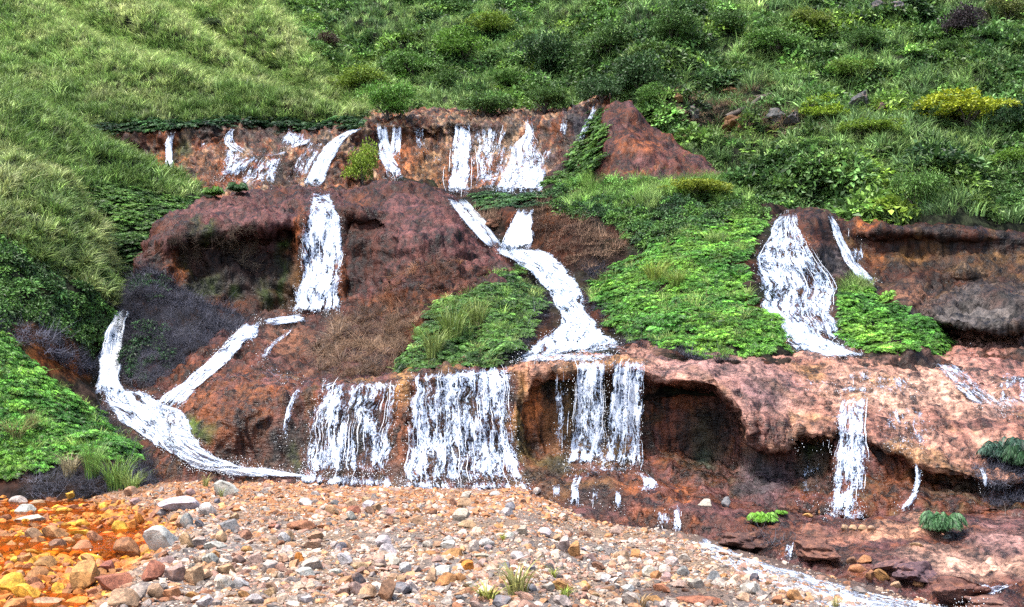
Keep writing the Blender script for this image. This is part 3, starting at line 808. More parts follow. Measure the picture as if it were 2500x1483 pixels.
layer('left_bank', [
    [(-900, 620, 42), (0, 790, 40), (130, 930, 39.5), (330, 1090, 38), (440, 1210, 37)],
    [(-900, 640, 36.5), (-100, 800, 36.6), (0, 835, 36.8), (60, 885, 36.8), (130, 945, 36.8), (200, 1000, 36.6), (260, 1050, 36.2), (330, 1100, 35.8), (380, 1150, 35.2), (440, 1215, 34.4)],
    [(-900, 800, 34.4), (0, 930, 35.2), (130, 1010, 35.4), (260, 1090, 35), (380, 1170, 34.4), (440, 1225, 33.6)],
    [(-900, 1000, 33), (0, 1060, 34), (130, 1095, 34), (260, 1135, 33.8), (380, 1188, 33.4), (440, 1232, 33)],
    [(-900, 1190, 31.6), (0, 1170, 33), (130, 1180, 32.6), (260, 1200, 32.2), (380, 1220, 32), (440, 1245, 32)],
    [(-900, 1270, 31), (440, 1290, 31)]],
    -900, 440, 6, M_SOIL, rockbase(SOIL, DARK, BROWN * 0.5, 51, 0.6), [(150, 1190, 250, 22, DARK * 0.8, 0.8)], disp=rockdisp(0.18, 1.2, 0, 53), streak=0.1, label='low fern bank at the left edge of the stream')

layer('cascade_bed', [
    [(200, 915, 43), (300, 930, 43), (420, 905, 42), (480, 960, 41), (560, 1080, 39), (700, 1150, 38)],
    [(200, 960, 39.6), (240, 938, 40.2), (300, 938, 40.3), (350, 944, 40), (420, 960, 39.4), (480, 1010, 38), (560, 1090, 36.6), (700, 1160, 35)],
    [(200, 1010, 39), (240, 990, 39.2), (350, 985, 39), (420, 1005, 38.4), (480, 1045, 37.2), (560, 1110, 35.8), (700, 1165, 34.6)],
    [(200, 1050, 38), (300, 1020, 38), (400, 1045, 37.4), (480, 1075, 36.2), (560, 1125, 35.2), (700, 1172, 34.2)],
    [(200, 1110, 37), (300, 1065, 36.8), (400, 1090, 36), (480, 1115, 35.2), (560, 1140, 34.6), (700, 1180, 33.8)],
    [(200, 1180, 35.6), (300, 1120, 35.6), (400, 1145, 34.8), (480, 1150, 34.3), (560, 1160, 34), (700, 1190, 33.2)],
    [(200, 1260, 34), (700, 1260, 32.6)]],
    200, 700, 5, M_ROCK, rockbase(DARK * 1.5, BROWN * 0.6, RUST * 0.6, 61, 0.8), [(560, 1140, 70, 16, np.array((0.3, 0.14, 0.08)), 0.8), (430, 1140, 30, 16, np.array((0.3, 0.14, 0.08)), 0.7)], disp=rockdisp(0.14, 1.6, 0, 63), label='dark rock bed under the left cascade')


# gravel flat: level by the wide curtain, hollowed by the orange stream, falling to the right-hand channel
EDGE = [(1230, 1160), (1310, 1198), (1450, 1242), (1560, 1292), (1700, 1345), (1850, 1402), (1950, 1440), (2100, 1490), (2400, 1590), (3300, 1900)]
STREAM_L = [(-900, 1188), (60, 1192), (150, 1196), (330, 1232), (430, 1282), (415, 1325), (330, 1390), (230, 1483), (150, 1700), (-900, 1700)]


def gravel_z(U, V):
    dist, side = linedist(U, V, EDGE)
    s = dist * side                                   # positive to the right of / above the edge line
    z = -0.62 * sstep(-420, 0, s) * sstep(1250, 1470, U) - (0.42 + 0.62 * (1 - sstep(1250, 1470, U))) * sstep(-5, 60, s) - 0.9 * sstep(25, 110, s)
    dl, _ = linedist(U, V, STREAM_L + [STREAM_L[0]])
    ins = inpoly(U, V, STREAM_L)
    sl = np.where(ins, dl, -dl)
    z -= 0.30 * sstep(-35, 30, sl)
    z -= 0.12 * sstep(1300, 1420, V) * sstep(0, 60, sl)
    z += 0.16 * np.exp(-((U - 640) / 300) ** 2 - ((V - 1230) / 60) ** 2)
    return z


gu = np.arange(-900, 3300 + 8, 8.0)
gv = np.concatenate([np.arange(1120, 1500, 5.0), np.arange(1500, 1760, 10.0)])
GU, GV = np.meshgrid(gu, gv)
GZ = smooth_axis(smooth_axis(gravel_z(GU, GV), 3, 0), 3, 1)
GY = (H - GZ) * F / (GV - VH)
GP = at(GU, GV, GY)
GP[..., 2] += 0.10 * fbm(GP * np.array([0.5, 0.5, 0]), 4, 71) + 0.03 * fbm(GP * np.array([3, 3, 0]), 3, 73)
dl, _ = linedist(GU, GV, STREAM_L + [STREAM_L[0]])
sl = np.where(inpoly(GU, GV, STREAM_L), dl, -dl) + 40 * fbm(GP * np.array([0.8, 0.8, 0]), 3, 75)
wor = sstep(-20, 30, sl)[..., None]
n0 = sstep(-0.5, 0.5, fbm(GP * np.array([0.45, 0.45, 0]), 4, 77))[..., None]
GC = np.array((0.105, 0.085, 0.075)) * (1 - n0) + np.array((0.13, 0.085, 0.052)) * n0
far = sstep(1300, 1180, GV)[..., None] if False else (1 - sstep(1180, 1300, GV))[..., None]
GC = GC * (1 - 0.7 * far) + np.array((0.20, 0.10, 0.05)) * 0.7 * far
GC = GC * (1 - wor) + np.array((0.22, 0.075, 0.015)) * wor
dist, side = linedist(GU, GV, EDGE)
wr = sstep(-10, 50, dist * side)[..., None]
GC = GC * (1 - wr) + np.array((0.055, 0.028, 0.018)) * wr
wd = np.exp(-((GU - 1620) / 190) ** 2 - ((GV - 1455) / 34) ** 2)[..., None]
GC = GC * (1 - 0.85 * wd) + np.array((0.045, 0.025, 0.02)) * 0.85 * wd
g_faces = grid_faces(*GU.shape)
g_me = mesh_np('gravel_bar', GP.reshape(-1, 3), g_faces, M_GRAVEL, True, {'Col': GC.reshape(-1, 3)})
g_o = put(obj('gravel_ground', g_me), 'structure', 'stony gravel flat in front of the lower falls')
gn = np.cross(np.gradient(GP, axis=0), np.gradient(GP, axis=1))
gn /= np.linalg.norm(gn, axis=-1, keepdims=True)
gn *= np.sign(gn[..., 2:3])
LAY['gravel'] = dict(P=GP, N=gn, U=GU, V=GV, faces=g_faces, obj=g_o)

layer('right_bank', [
    [(1280, 1190, 34), (1350, 1160, 34.6), (1560, 1160, 34.4), (1740, 1190, 33.6), (1900, 1240, 32.5), (2120, 1255, 32), (2420, 1240, 31.6), (3300, 1230, 31.4)],
    [(1280, 1200, 32.6), (1320, 1178, 33), (1400, 1160, 33.1), (1480, 1152, 33.1), (1560, 1150, 33), (1640, 1195, 32.6), (1740, 1215, 32.2), (1900, 1252, 31.2), (2120, 1272, 30.8), (2420, 1262, 30.5), (3300, 1250, 30.2)],
    [(1280, 1212, 31.8), (1320, 1190, 32.4), (1400, 1178, 32.4), (1480, 1180, 32.3), (1540, 1195, 31.8), (1600, 1215, 31.2), (1690, 1225, 31), (1740, 1236, 30.8), (1900, 1272, 29.8), (2120, 1290, 29.2), (2420, 1290, 29), (3300, 1275, 28.8)],
    [(1280, 1220, 31.4), (1320, 1200, 31.9), (1400, 1198, 31.7), (1480, 1205, 31.4), (1540, 1222, 31), (1600, 1233, 30.6), (1690, 1238, 30.4), (1740, 1262, 30), (1820, 1280, 29.4), (1900, 1300, 28.8), (2120, 1315, 28), (2420, 1320, 27.6), (3300, 1300, 27.6)],
    [(1280, 1230, 31.2), (1320, 1222, 31.5), (1400, 1232, 31.2), (1480, 1240, 30.9), (1540, 1262, 30.5), (1600, 1300, 30.2), (1690, 1316, 29.8), (1740, 1330, 29.2), (1820, 1365, 28.2), (1900, 1385, 27.2), (1960, 1375, 27), (2120, 1372, 26.2), (2420, 1370, 26), (3300, 1350, 26)],
    [(1280, 1245, 30.8), (1480, 1262, 30.4), (1600, 1316, 29.7), (1690, 1332, 29.2), (1740, 1348, 28.6), (1820, 1382, 27.4), (1900, 1402, 26.6), (1960, 1408, 26.1), (2050, 1420, 25.4), (2150, 1435, 24.8), (2300, 1430, 24.2), (2420, 1420, 24), (3300, 1400, 24)],
    [(1280, 1290, 30.2), (1600, 1350, 29), (1740, 1380, 27.6), (1900, 1430, 25.8), (2050, 1465, 23.8), (2150, 1482, 22.8), (2250, 1495, 22.2), (2300, 1490, 22.2), (2420, 1475, 22.2), (3300, 1450, 22)],
    [(1280, 1400, 29.6), (1740, 1470, 26.6), (2050, 1560, 22.4), (2250, 1590, 20.4), (2420, 1590, 20), (3300, 1560, 19.6)]],
    1280, 3300, 5, M_APRON, rockbase(BROWN * 0.75, PURP * 0.9, RUST * 0.5, 81, 0.9), [
        (1330, 1200, 30, 30, BROWN * 0.6, 0.8), (1420, 1180, 100, 20, OCHRE * 0.6, 0.8), (1440, 1215, 90, 26, DARK * 1.6, 0.85), (1540, 1190, 34, 20, RUST * 0.9, 0.7), (1650, 1214, 50, 12, RUST * 1.3, 0.9), (1610, 1275, 70, 24, DARK * 1.6, 0.8), (1560, 1260, 40, 30, RUST * 0.8, 0.7),
        (1790, 1290, 70, 34, BROWN * 0.7, 0.8), (1780, 1360, 70, 30, RUST * 0.35, 0.9), (1880, 1390, 60, 24, DARK * 1.4, 0.9), (2000, 1330, 80, 30, np.array((0.21, 0.09, 0.06)), 0.8), (2060, 1360, 34, 34, DARK * 1.2, 0.85), (2200, 1292, 120, 18, np.array((0.6, 0.3, 0.18)), 0.9), (2360, 1375, 160, 30, np.array((0.72, 0.42, 0.3)), 0.9), (2450, 1320, 80, 26, np.array((0.45, 0.24, 0.2)), 0.8), (2010, 1300, 90, 14, np.array((0.36, 0.15, 0.09)), 0.8), (2250, 1390, 50, 20, PURP, 0.6),
        (2200, 1410, 40, 22, PURP * 0.9, 0.8), (2130, 1460, 90, 24, DARK * 1.8, 0.8), (2440, 1310, 60, 34, np.array((0.28, 0.15, 0.13)), 0.8), (1950, 1245, 90, 14, np.array((0.1, 0.045, 0.035)), 0.8)],
    disp=rockdisp(0.16, 1.8, 0.08, 83), label='wet brown rock shelves beside the right-hand stream')

# wide ground under everything, out to the horizon
gs = 900.0
nn = 40
gx = np.linspace(-gs, gs, nn)
X, Y = np.meshgrid(gx, gx)
Z = -2.4 + 2.5 * fbm(np.stack([X, Y, X * 0], -1) * 0.01, 3, 91) * sstep(120, 300, np.hypot(X, Y)) 
gp = np.stack([X, Y, Z], -1)
put(obj('ground', mesh_np('ground', gp.reshape(-1, 3), grid_faces(nn, nn), M_GRAVEL, True, {'Col': np.full((nn * nn, 3), 0.09)})), 'structure', 'wide valley floor around the falls')

# ------------------------------------------------------------------ plants: the pieces they are made of
def ribbons(paths, widths, side=None, tipattr=True):
    """paths (n,k,3) centre lines, widths (n,k): flat blades; returns verts, quads, tip"""
    n, k, _ = paths.shape
    tang = np.gradient(paths, axis=1)
    if side is None:
        side = np.cross(tang, np.array([0, 0, 1.0]))
        bad = np.linalg.norm(side, axis=-1, keepdims=True) < 1e-4
        side = np.where(bad, np.array([1.0, 0, 0]), side)
    side = side / np.maximum(np.linalg.norm(side, axis=-1, keepdims=True), 1e-9)
    L = paths - side * widths[..., None] * 0.5
    R = paths + side * widths[..., None] * 0.5
    v = np.stack([L, R], 2).reshape(-1, 3)
    base = (np.arange(n)[:, None] * k + np.arange(k - 1)[None]) * 2
    q = np.stack([base, base + 1, base + 3, base + 2], -1).reshape(-1, 4)
    return v, q


def grass_mesh(name, mat, nb, h, spread, lean, width, r, seg=5):
    az = r.uniform(0, 2 * math.pi, nb)
    rad = spread * np.sqrt(r.uniform(0, 1, nb))
    bx, by = rad * np.cos(az), rad * np.sin(az)
    az2 = az + r.normal(0, 0.8, nb)
    hh = h * r.uniform(0.55, 1.1, nb)
    le = lean * r.uniform(0.3, 1.3, nb) * hh
    t = np.linspace(0, 1, seg)
    x = bx[:, None] + np.cos(az2)[:, None] * le[:, None] * t ** 2
    y = by[:, None] + np.sin(az2)[:, None] * le[:, None] * t ** 2
    z = hh[:, None] * (t - 0.28 * lean * t ** 3.2) - 0.05
    P = np.stack([x, y, z], -1)
    w = width * (1 - t ** 1.6 * 0.93)[None] * r.uniform(0.7, 1.3, nb)[:, None]
    side = np.stack([-np.sin(az2 + r.normal(0, .5, nb)), np.cos(az2), np.zeros(nb)], -1)[:, None].repeat(seg, 1)
    v, q = ribbons(P, w, side)
    return mesh_np(name, v, q, mat, True)


def fern_mesh(name, mat, nf, L, r, npair=11):
    """fronds that arch out and droop, each with pairs of leaflets"""
    vs_, qs, c = [], [], 0
    for k in range(nf):
        a = 2 * math.pi * (k + r.uniform(-.4, .4)) / nf
        l = L * r.uniform(0.65, 1.1)
        up = r.uniform(0.5, 0.95)
        t = np.linspace(0.06, 1, npair)
        out = l * (t * 0.9)
        z = l * (up * t - 0.85 * up * t ** 2.2) + 0.02
        rx, ry = out * math.cos(a), out * math.sin(a)
        C = np.stack([rx, ry, z], -1)
        tang = np.gradient(C, axis=0)
        tang /= np.linalg.norm(tang, axis=1, keepdims=True)
        sd = np.array([-math.sin(a), math.cos(a), 0])
        ln = l * 0.34 * np.sin(math.pi * np.clip(t * 0.9 + 0.12, 0, 1)) ** 0.8 + 0.01
        wl = l * 0.5 / npair
        for s in (-1, 1):
            d = sd * s * 0.9 + tang * 0.45
            d /= np.linalg.norm(d, axis=1, keepdims=True)
            tip = C + d * ln[:, None] - np.array([0, 0, 1]) * (ln * 0.22 * r.uniform(0.5, 1.6, npair))[:, None]
            mid = C + d * ln[:, None] * 0.45 + np.array([0, 0, 1]) * (ln * 0.06)[:, None]
            p0, p1, p2, p3 = C, mid - tang * wl, tip, mid + tang * wl
            vs_.append(np.stack([p0, p1, p2, p3], 1).reshape(-1, 3))
            qs.append(c + np.arange(npair * 4).reshape(-1, 4))
            c += npair * 4
    return mesh_np(name, np.concatenate(vs_), np.concatenate(qs), mat, False)


def leaves(C, D, size, r):
    """a small folded leaf at each point C, pointing along D"""
    n = len(C)
    D = D / np.linalg.norm(D, axis=1, keepdims=True)
    s = np.cross(D, r.normal(size=(n, 3)) * 0.5 + np.array([0, 0, 1.0]))
    s /= np.maximum(np.linalg.norm(s, axis=1, keepdims=True), 1e-6)
    up = np.cross(s, D)
    L = size * r.uniform(0.6, 1.3, n)[:, None]
    W = L * 0.28
    p0 = C
    p1 = C + D * L * 0.5 + s * W + up * L * 0.08
    p2 = C + D * L - up * L * 0.15
    p3 = C + D * L * 0.5 - s * W + up * L * 0.08
    return np.stack([p0, p1, p2, p3], 1).reshape(-1, 3), np.arange(n * 4).reshape(-1, 4)


def leafclump_mesh(name, mat, n, rad, size, r, flat=0.6):
    d = r.normal(size=(n, 3))
    d[:, 2] = np.abs(d[:, 2]) * 0.9 - 0.1
    d /= np.linalg.norm(d, axis=1, keepdims=True)
    rr = rad * r.uniform(0.45, 1.0, n)[:, None] * (1 + 0.25 * noise(d * 2.0, 5)[:, None])
    C = d * rr * np.array([1, 1, flat])
    D = d * np.array([1, 1, 0.25]) + r.normal(size=(n, 3)) * 0.45 + np.array([0, 0, -0.1])
    v, q = leaves(C, D, size, r)
    return mesh_np(name, v, q, mat, False)


def twig_mesh(name, mat, n, L, r, width=0.012, wild=1.0, flat=0.6):
    seg = 5
    p = r.normal(size=(n, 3)) * np.array([0.3, 0.3, 0.06]) * L
    d = r.normal(size=(n, 3)) * np.array([1, 1, flat])
    d[:, 2] = np.abs(d[:, 2]) * 0.8
    d /= np.linalg.norm(d, axis=1, keepdims=True)
    curl = r.normal(size=(n, 3)) * 0.5 * wild
    l = L * r.uniform(0.5, 1.2, n)
    t = np.linspace(0, 1, seg)
    P = p[:, None] + (d[:, None] * t[None, :, None] + curl[:, None] * (t ** 2)[None, :, None] - np.array([0, 0, .35]) * (t ** 2.5)[None, :, None]) * l[:, None, None]
    P[..., 2] = np.abs(P[..., 2])
    w = np.full((n, seg), width) * (1.1 - t)[None]
    v, q = ribbons(P, w)
    return mesh_np(name, v, q, mat, True)


def proto(prefix, makers):
    c = bpy.data.collections.new(prefix)
    for k, me in enumerate(makers):
        o = bpy.data.objects.new('%s_%02d' % (prefix, k), me)
        c.objects.link(o)
    return c


R = np.random.default_rng(21)
PC = {
    'far': proto('far_grass_proto', [grass_mesh('far_grass', M_GRASS_I, 14, 0.60, 0.13, 0.8, 0.038, R, 4) for _ in range(6)]),
    'farleaf': proto('far_leaf_proto', [leafclump_mesh('far_leaf', M_LEAF_I, 120, 0.5, 0.165, R, 0.5) for _ in range(6)]),
    'grass': proto('grass_proto', [grass_mesh('grass', M_GRASS_I, 26, 0.62, 0.16, 0.75, 0.020, R) for _ in range(6)]),
    'tall': proto('tall_grass_proto', [grass_mesh('tall_grass', M_GRASS_I, 40, 1.0, 0.14, 0.85, 0.020, R, 6) for _ in range(4)]),
    'fern': proto('fern_proto', [fern_mesh('fern', M_LEAF_I, 8, 0.46, R) for _ in range(6)]),
    'leaf': proto('leaf_proto', [leafclump_mesh('leaf', M_LEAF_I, 110, 0.42, 0.13, R) for _ in range(6)]),
    'dry': proto('dry_proto', [twig_mesh('dry', M_TWIG_I, 46, 0.55, R, 0.013) for _ in range(5)]),
    'hang': proto('hang_proto', [grass_mesh('hang', M_GRASS_I, 30, 0.5, 0.14, 1.7, 0.016, R, 6) for _ in range(5)]),
}


def rot_from(n, yaw, up_mix, r):
    """rotations whose z axis leans from straight up towards the surface normal"""
    z = n * up_mix + np.array([0, 0, 1.0]) * (1 - up_mix)
    z /= np.linalg.norm(z, axis=1, keepdims=True)
    ref = np.stack([np.cos(yaw), np.sin(yaw), np.zeros(len(yaw))], -1)
    x = ref - z * (ref * z).sum(1, keepdims=True)
    x /= np.linalg.norm(x, axis=1, keepdims=True)
    y = np.cross(z, x)
    M = np.stack([x, y, z], -1)
    return np.stack([np.arctan2(M[:, 2, 1], M[:, 2, 2]), -np.arcsin(np.clip(M[:, 2, 0], -1, 1)), np.arctan2(M[:, 1, 0], M[:, 0, 0])], -1)


def sample(lname, mask, dens, r):
    """points spread evenly over a land form where the mask says so; dens per square metre"""
    L = LAY[lname]
    P = L['P'].reshape(-1, 3)
    f = L['faces']
    Uf = L['U'].reshape(-1)[f].mean(1)
    Vf = L['V'].reshape(-1)[f].mean(1)
    a, b, c, d = (P[f[:, i]] for i in range(4))
    area = 0.5 * np.linalg.norm(np.cross(c - a, d - b), axis=1)
    ctr = (a + b + c + d) / 4
    w = mask(Uf, Vf, ctr) * area
    tot = w.sum() * dens
    n = int(tot)
    if n < 1: return None
    idx = r.choice(len(f), n, p=w / w.sum())
    s, t = r.uniform(size=(2, n, 1))
    pos = (a[idx] * (1 - s) + b[idx] * s) * (1 - t) + (d[idx] * (1 - s) + c[idx] * s) * t
    nv = L['N'].reshape(-1, 3)[f[idx, 0]]
    return pos, nv, Uf[idx], Vf[idx]


_gn = {}


def gn_group(coll):
    if coll.name in _gn: return _gn[coll.name]
    g = bpy.data.node_groups.new('spread_' + coll.name, 'GeometryNodeTree')
    g.interface.new_socket('Geometry', in_out='INPUT', socket_type='NodeSocketGeometry')
    g.interface.new_socket('Geometry', in_out='OUTPUT', socket_type='NodeSocketGeometry')
    gi, go = g.nodes.new('NodeGroupInput'), g.nodes.new('NodeGroupOutput')
    ci = g.nodes.new('GeometryNodeCollectionInfo')
    ci.inputs['Collection'].default_value = coll
    ci.inputs['Separate Children'].default_value = True
    ci.inputs['Reset Children'].default_value = True
    ip = g.nodes.new('GeometryNodeInstanceOnPoints')
    ip.inputs['Pick Instance'].default_value = True

    def named(n, t):
        a = g.nodes.new('GeometryNodeInputNamedAttribute')
        a.data_type = t
        a.inputs[0].default_value = n
        return next(o for o in a.outputs if o.enabled and o.name == 'Attribute')
    g.links.new(gi.outputs[0], ip.inputs['Points'])
    g.links.new(ci.outputs[0], ip.inputs['Instance'])
    g.links.new(named('pick', 'INT'), ip.inputs['Instance Index'])
    e = g.nodes.new('FunctionNodeEulerToRotation')
    g.links.new(named('turn', 'FLOAT_VECTOR'), e.inputs[0])
    g.links.new(e.outputs[0], ip.inputs['Rotation'])
    g.links.new(named('size', 'FLOAT_VECTOR'), ip.inputs['Scale'])
    g.links.new(ip.outputs[0], go.inputs[0])
    _gn[coll.name] = g
    return g


def spread(name, coll, pos, rot, size, tint, label, cat=None, group=None, r=R, zoff=0.0):
    n = len(pos)
    me = bpy.data.meshes.new(name)
    me.vertices.add(n)
    p = np.array(pos, np.float32)
    p[:, 2] += zoff
    me.vertices.foreach_set('co', p.ravel())
    a = me.attributes.new('turn', 'FLOAT_VECTOR', 'POINT'); a.data.foreach_set('vector', np.asarray(rot, np.float32).ravel())
    size = np.asarray(size, np.float32)
    if size.ndim == 1: size = np.repeat(size[:, None], 3, 1)
    a = me.attributes.new('size', 'FLOAT_VECTOR', 'POINT'); a.data.foreach_set('vector', size.ravel())
    a = me.attributes.new('pick', 'INT', 'POINT'); a.data.foreach_set('value', r.integers(0, 64, n).astype(np.int32))
    c = np.ones((n, 4), np.float32); c[:, :3] = np.clip(tint, 0.002, 1)
    a = me.attributes.new('tint', 'FLOAT_COLOR', 'POINT'); a.data.foreach_set('color', c.ravel())
    o = obj(name, me)
    md = o.modifiers.new('spread', 'NODES')
    md.node_group = gn_group(coll)
    put(o, 'stuff', label, cat, group)
    return o


def polymask(*polys, jit=14, sub=(), fade=None, gaps=-0.75):
    def f(U, V, P):
        ju = U + jit * 1.5 * fbm(P * 0.9, 4, 101)
        jv = V + jit * 1.5 * fbm(P * 0.9, 4, 107)
        m = np.zeros(U.shape, bool)
        for p in polys: m |= inpoly(ju, jv, p)
        for p in sub: m &= ~inpoly(ju, jv, p)
        m = m * sstep(gaps - 0.2, gaps + 0.15, fbm(P * 1.4, 2, 113))
        if fade is not None: m = m * fade(U, V, P)
        return m
    return f


def plants(name, coll, lname, mask, dens, sz, cols, label, up=0.35, sink=0.0, nscale=0.35, seed=0, post=None, cat=None):
    """cols: colours between which a slow noise moves; post(U,V,tint) for patches of another leaf colour"""
    r = np.random.default_rng(1000 + seed)
    res = [sample(l, mask, dens, r) for l in (lname if isinstance(lname, (list, tuple)) else [lname])]
    res = [x for x in res if x is not None]
    pos, nv, U, V = (np.concatenate([x[i] for x in res]) for i in range(4))
    n = len(pos)
    cols = np.asarray(cols)
    k = np.clip((fbm(pos * nscale, 3, 200 + seed) * 0.55 + fbm(pos * nscale * 4, 2, 250 + seed) * 0.4 + 0.5 + r.normal(0, 0.16, n)) * (len(cols) - 1), 0, len(cols) - 1.001)
    i = k.astype(int)
    fr = (k - i)[:, None]
    tint = cols[i] * (1 - fr) + cols[i + 1] * fr
    tint = tint * np.exp(r.normal(0, 0.42, n))[:, None]
    if post is not None: tint = post(U, V, pos, tint)
    s = (sz[0] + (sz[1] - sz[0]) * r.beta(1.6, 2.2, n)) * (1 + 0.45 * fbm(pos * 1.1, 2, 300 + seed))
    s3 = s[:, None] * r.uniform(0.8, 1.25, (n, 3))
    rot = rot_from(nv, r.uniform(0, 2 * math.pi, n), up, r)
    return spread(name, PC[coll], pos, rot, s3, tint, label, cat, r=r, zoff=-sink)


# leaf colours (linear)
OLIVE = np.array([(0.072, 0.130, 0.032), (0.135, 0.208, 0.055), (0.205, 0.268, 0.090), (0.285, 0.322, 0.135)])
GREEN = np.array([(0.030, 0.070, 0.018), (0.050, 0.115, 0.024), (0.075, 0.160, 0.030), (0.100, 0.185, 0.035)])
BRIGHT = np.array([(0.035, 0.110, 0.018), (0.060, 0.180, 0.025), (0.095, 0.240, 0.030), (0.140, 0.280, 0.035)])
DEEP = np.array([(0.010, 0.030, 0.012), (0.020, 0.052, 0.018), (0.032, 0.080, 0.026), (0.052, 0.115, 0.030)])
BLUISH = np.array([(0.030, 0.062, 0.032), (0.052, 0.100, 0.045), (0.080, 0.140, 0.058), (0.105, 0.160, 0.070)])
STRAW = np.array([(0.10, 0.065, 0.045), (0.17, 0.115, 0.075), (0.23, 0.165, 0.105)])
RUSTY = np.array([(0.06, 0.026, 0.016), (0.105, 0.045, 0.024), (0.16, 0.075, 0.038)])
ASH = np.array([(0.012, 0.012, 0.018), (0.026, 0.026, 0.036), (0.05, 0.05, 0.062)])

CREASE = [(-900, -600), (560, -600), (640, 0), (745, 95), (850, 200), (960, 262), (900, 330), (-900, 360)]
BARE = [(1630, 225), (1700, 215), (1800, 210), (1900, 250), (1960, 280), (1970, 320), (1800, 335), (1650, 320)]


def olive_post(U, V, P, t):
    # greener towards the foot of the slope, strawy on the crests
    g = sstep(120, 290, V) * (1 - sstep(700, 900, U))
    return t * (1 - 0.35 * g)[:, None] + np.array((0.02, 0.055, 0.012)) * (0.35 * g)[:, None]


plants('left_slope_grass', 'far', 'back_hill', polymask(CREASE, jit=22, fade=lambda U, V, P: (U > -260) * (V > -140) * 1.0), 26, (0.7, 1.3), OLIVE * 1.3,
       'olive green grass covering the slope above the upper cliff', seed=1, post=olive_post)


def not_crease(U, V, P):
    return (~inpoly(U, V, CREASE)) * (U > 560) * (V > -130) * (U < 2760) * (V < 560) * 1.0


def patch(seed, lo, hi, sc=0.16):
    return lambda U, V, P: sstep(lo, hi, fbm(P * sc, 3, seed))


def hill_leaf_mask(U, V, P):
    m = not_crease(U, V, P) * sstep(-0.25, 0.1, fbm(P * 0.2, 3, 301) + 0.22 * np.exp(-((U - 1560) / 130) ** 2 - ((V - 150) / 110) ** 2) + 0.25 * np.exp(-((U - 1150) / 160) ** 2 - ((V - 110) / 60) ** 2))
    return m * (1 - 0.85 * inpoly(U, V, BARE))


def hill_grass_mask(U, V, P):
    m = not_crease(U, V, P) * (1 - 0.75 * sstep(-0.2, 0.25, fbm(P * 0.2, 3, 301)))
    return m * (1 - 0.5 * inpoly(U, V, BARE))


def hill_post(U, V, P, t):
    # yellow-green growth in separate drifts, darker kinds on the spur
    y = sstep(0.15, 0.5, fbm(P * 0.22, 3, 333)) * 0.7
    t = t * (1 - y)[:, None] + t * np.array((1.8, 1.4, 0.9)) * y[:, None]
    d = np.exp(-((U - 1540) / 150) ** 2 - ((V - 190) / 90) ** 2)
    return t * (1 - 0.55 * d)[:, None]


plants('hill_foliage', 'farleaf', 'back_hill', hill_leaf_mask, 6.5, (0.6, 1.9), DEEP * np.array((2.7, 2.2, 1.6)), 'dense leafy undergrowth over the green hillside', seed=2, nscale=0.25, post=hill_post)
plants('hill_grass', 'far', 'back_hill', hill_grass_mask, 10, (0.8, 1.7), BLUISH * np.array((2.1, 1.9, 1.4)), 'long bluish green grass between the hillside shrubs', seed=3)


def right_fern_mask(U, V, P):
    return (U > 1560) * (U < 2760) * (V > 160) * (V < 560) * sstep(-0.2, 0.2, fbm(P * 0.3, 3, 341)) * (1 - 0.9 * inpoly(U, V, BARE))


plants('right_slope_ferns', 'fern', 'back_hill', right_fern_mask, 9, (0.7, 1.5), GREEN * np.array((1.15, 1.05, 1.0)), 'green ferns layered over the slope above the right-hand cliff', seed=4, post=hill_post)
plants('bare_patch_grass', 'hang', 'back_hill', polymask(BARE, [(1650, 315), (2150, 315), (2150, 345), (1650, 350)]), 7, (0.7, 1.3), STRAW, 'straw coloured dry grass around the ochre rocks on the slope', seed=5)

# fringe of dark fern hanging over the upper cliff on the left
plants('cliff_top_ferns', 'fern', 'upper_cliff', polymask([(180, 280), (560, 270), (900, 275), (880, 312), (800, 322), (640, 318), (560, 308), (470, 326), (380, 322), (180, 340)], jit=8), 16, (0.8, 1.5), DEEP, 'dark ferns hanging over the top of the upper cliff', seed=6)
plants('cliff_fern_strip', 'fern', ['upper_cliff', 'red_mound'], polymask([(1440, 285), (1480, 280), (1478, 370), (1450, 450), (1420, 480), (1340, 500), (1320, 478), (1385, 420), (1405, 360)], jit=8), 20, (0.7, 1.3), GREEN, 'narrow strip of green fern climbing beside the reddish mound', seed=7)

# left hill and its rounded shoulder
LH_F = [(215, 455), (300, 450), (360, 455), (480, 478), (520, 520), (420, 565), (360, 640), (330, 700), (250, 720), (230, 600)]
plants('left_hill_grass', 'far', 'left_hill', polymask([(-900, -100), (0, 190), (500, 470), (440, 470), (330, 470), (230, 480), (240, 700), (-900, 900)], sub=(LH_F,), jit=16, fade=lambda U, V, P: (U > -260) * 1.0), 28, (0.7, 1.25), OLIVE * 0.6 + GREEN * 0.5,
       'fresh green grass on the slope left of the upper cliff', seed=8)
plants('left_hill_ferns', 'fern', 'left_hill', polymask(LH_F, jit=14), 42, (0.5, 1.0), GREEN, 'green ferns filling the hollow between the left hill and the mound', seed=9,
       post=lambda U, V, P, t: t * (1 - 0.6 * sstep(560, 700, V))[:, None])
DOME_F = [(-400, 560), (0, 575), (60, 600), (120, 640), (180, 690), (235, 730), (290, 790), (260, 850), (180, 830), (100, 800), (0, 770), (-400, 760)]
plants('dome_grass', 'far', 'grass_dome_hill', polymask([(-400, 100), (0, 360), (160, 430), (240, 560), (275, 660), (290, 760), (235, 725), (180, 680), (120, 640), (0, 575), (-400, 560)], jit=12), 34, (0.6, 1.1), OLIVE * np.array((1.0, 0.98, 0.95)),
       'long yellowish grass on the rounded shoulder at the left', seed=10, up=0.6)
plants('dome_ferns', 'leaf', 'grass_dome_hill', polymask(DOME_F, jit=14), 16, (0.5, 1.0), GREEN * 0.95, 'broad leaved green creeper below the grassy shoulder', seed=11, up=0.7)
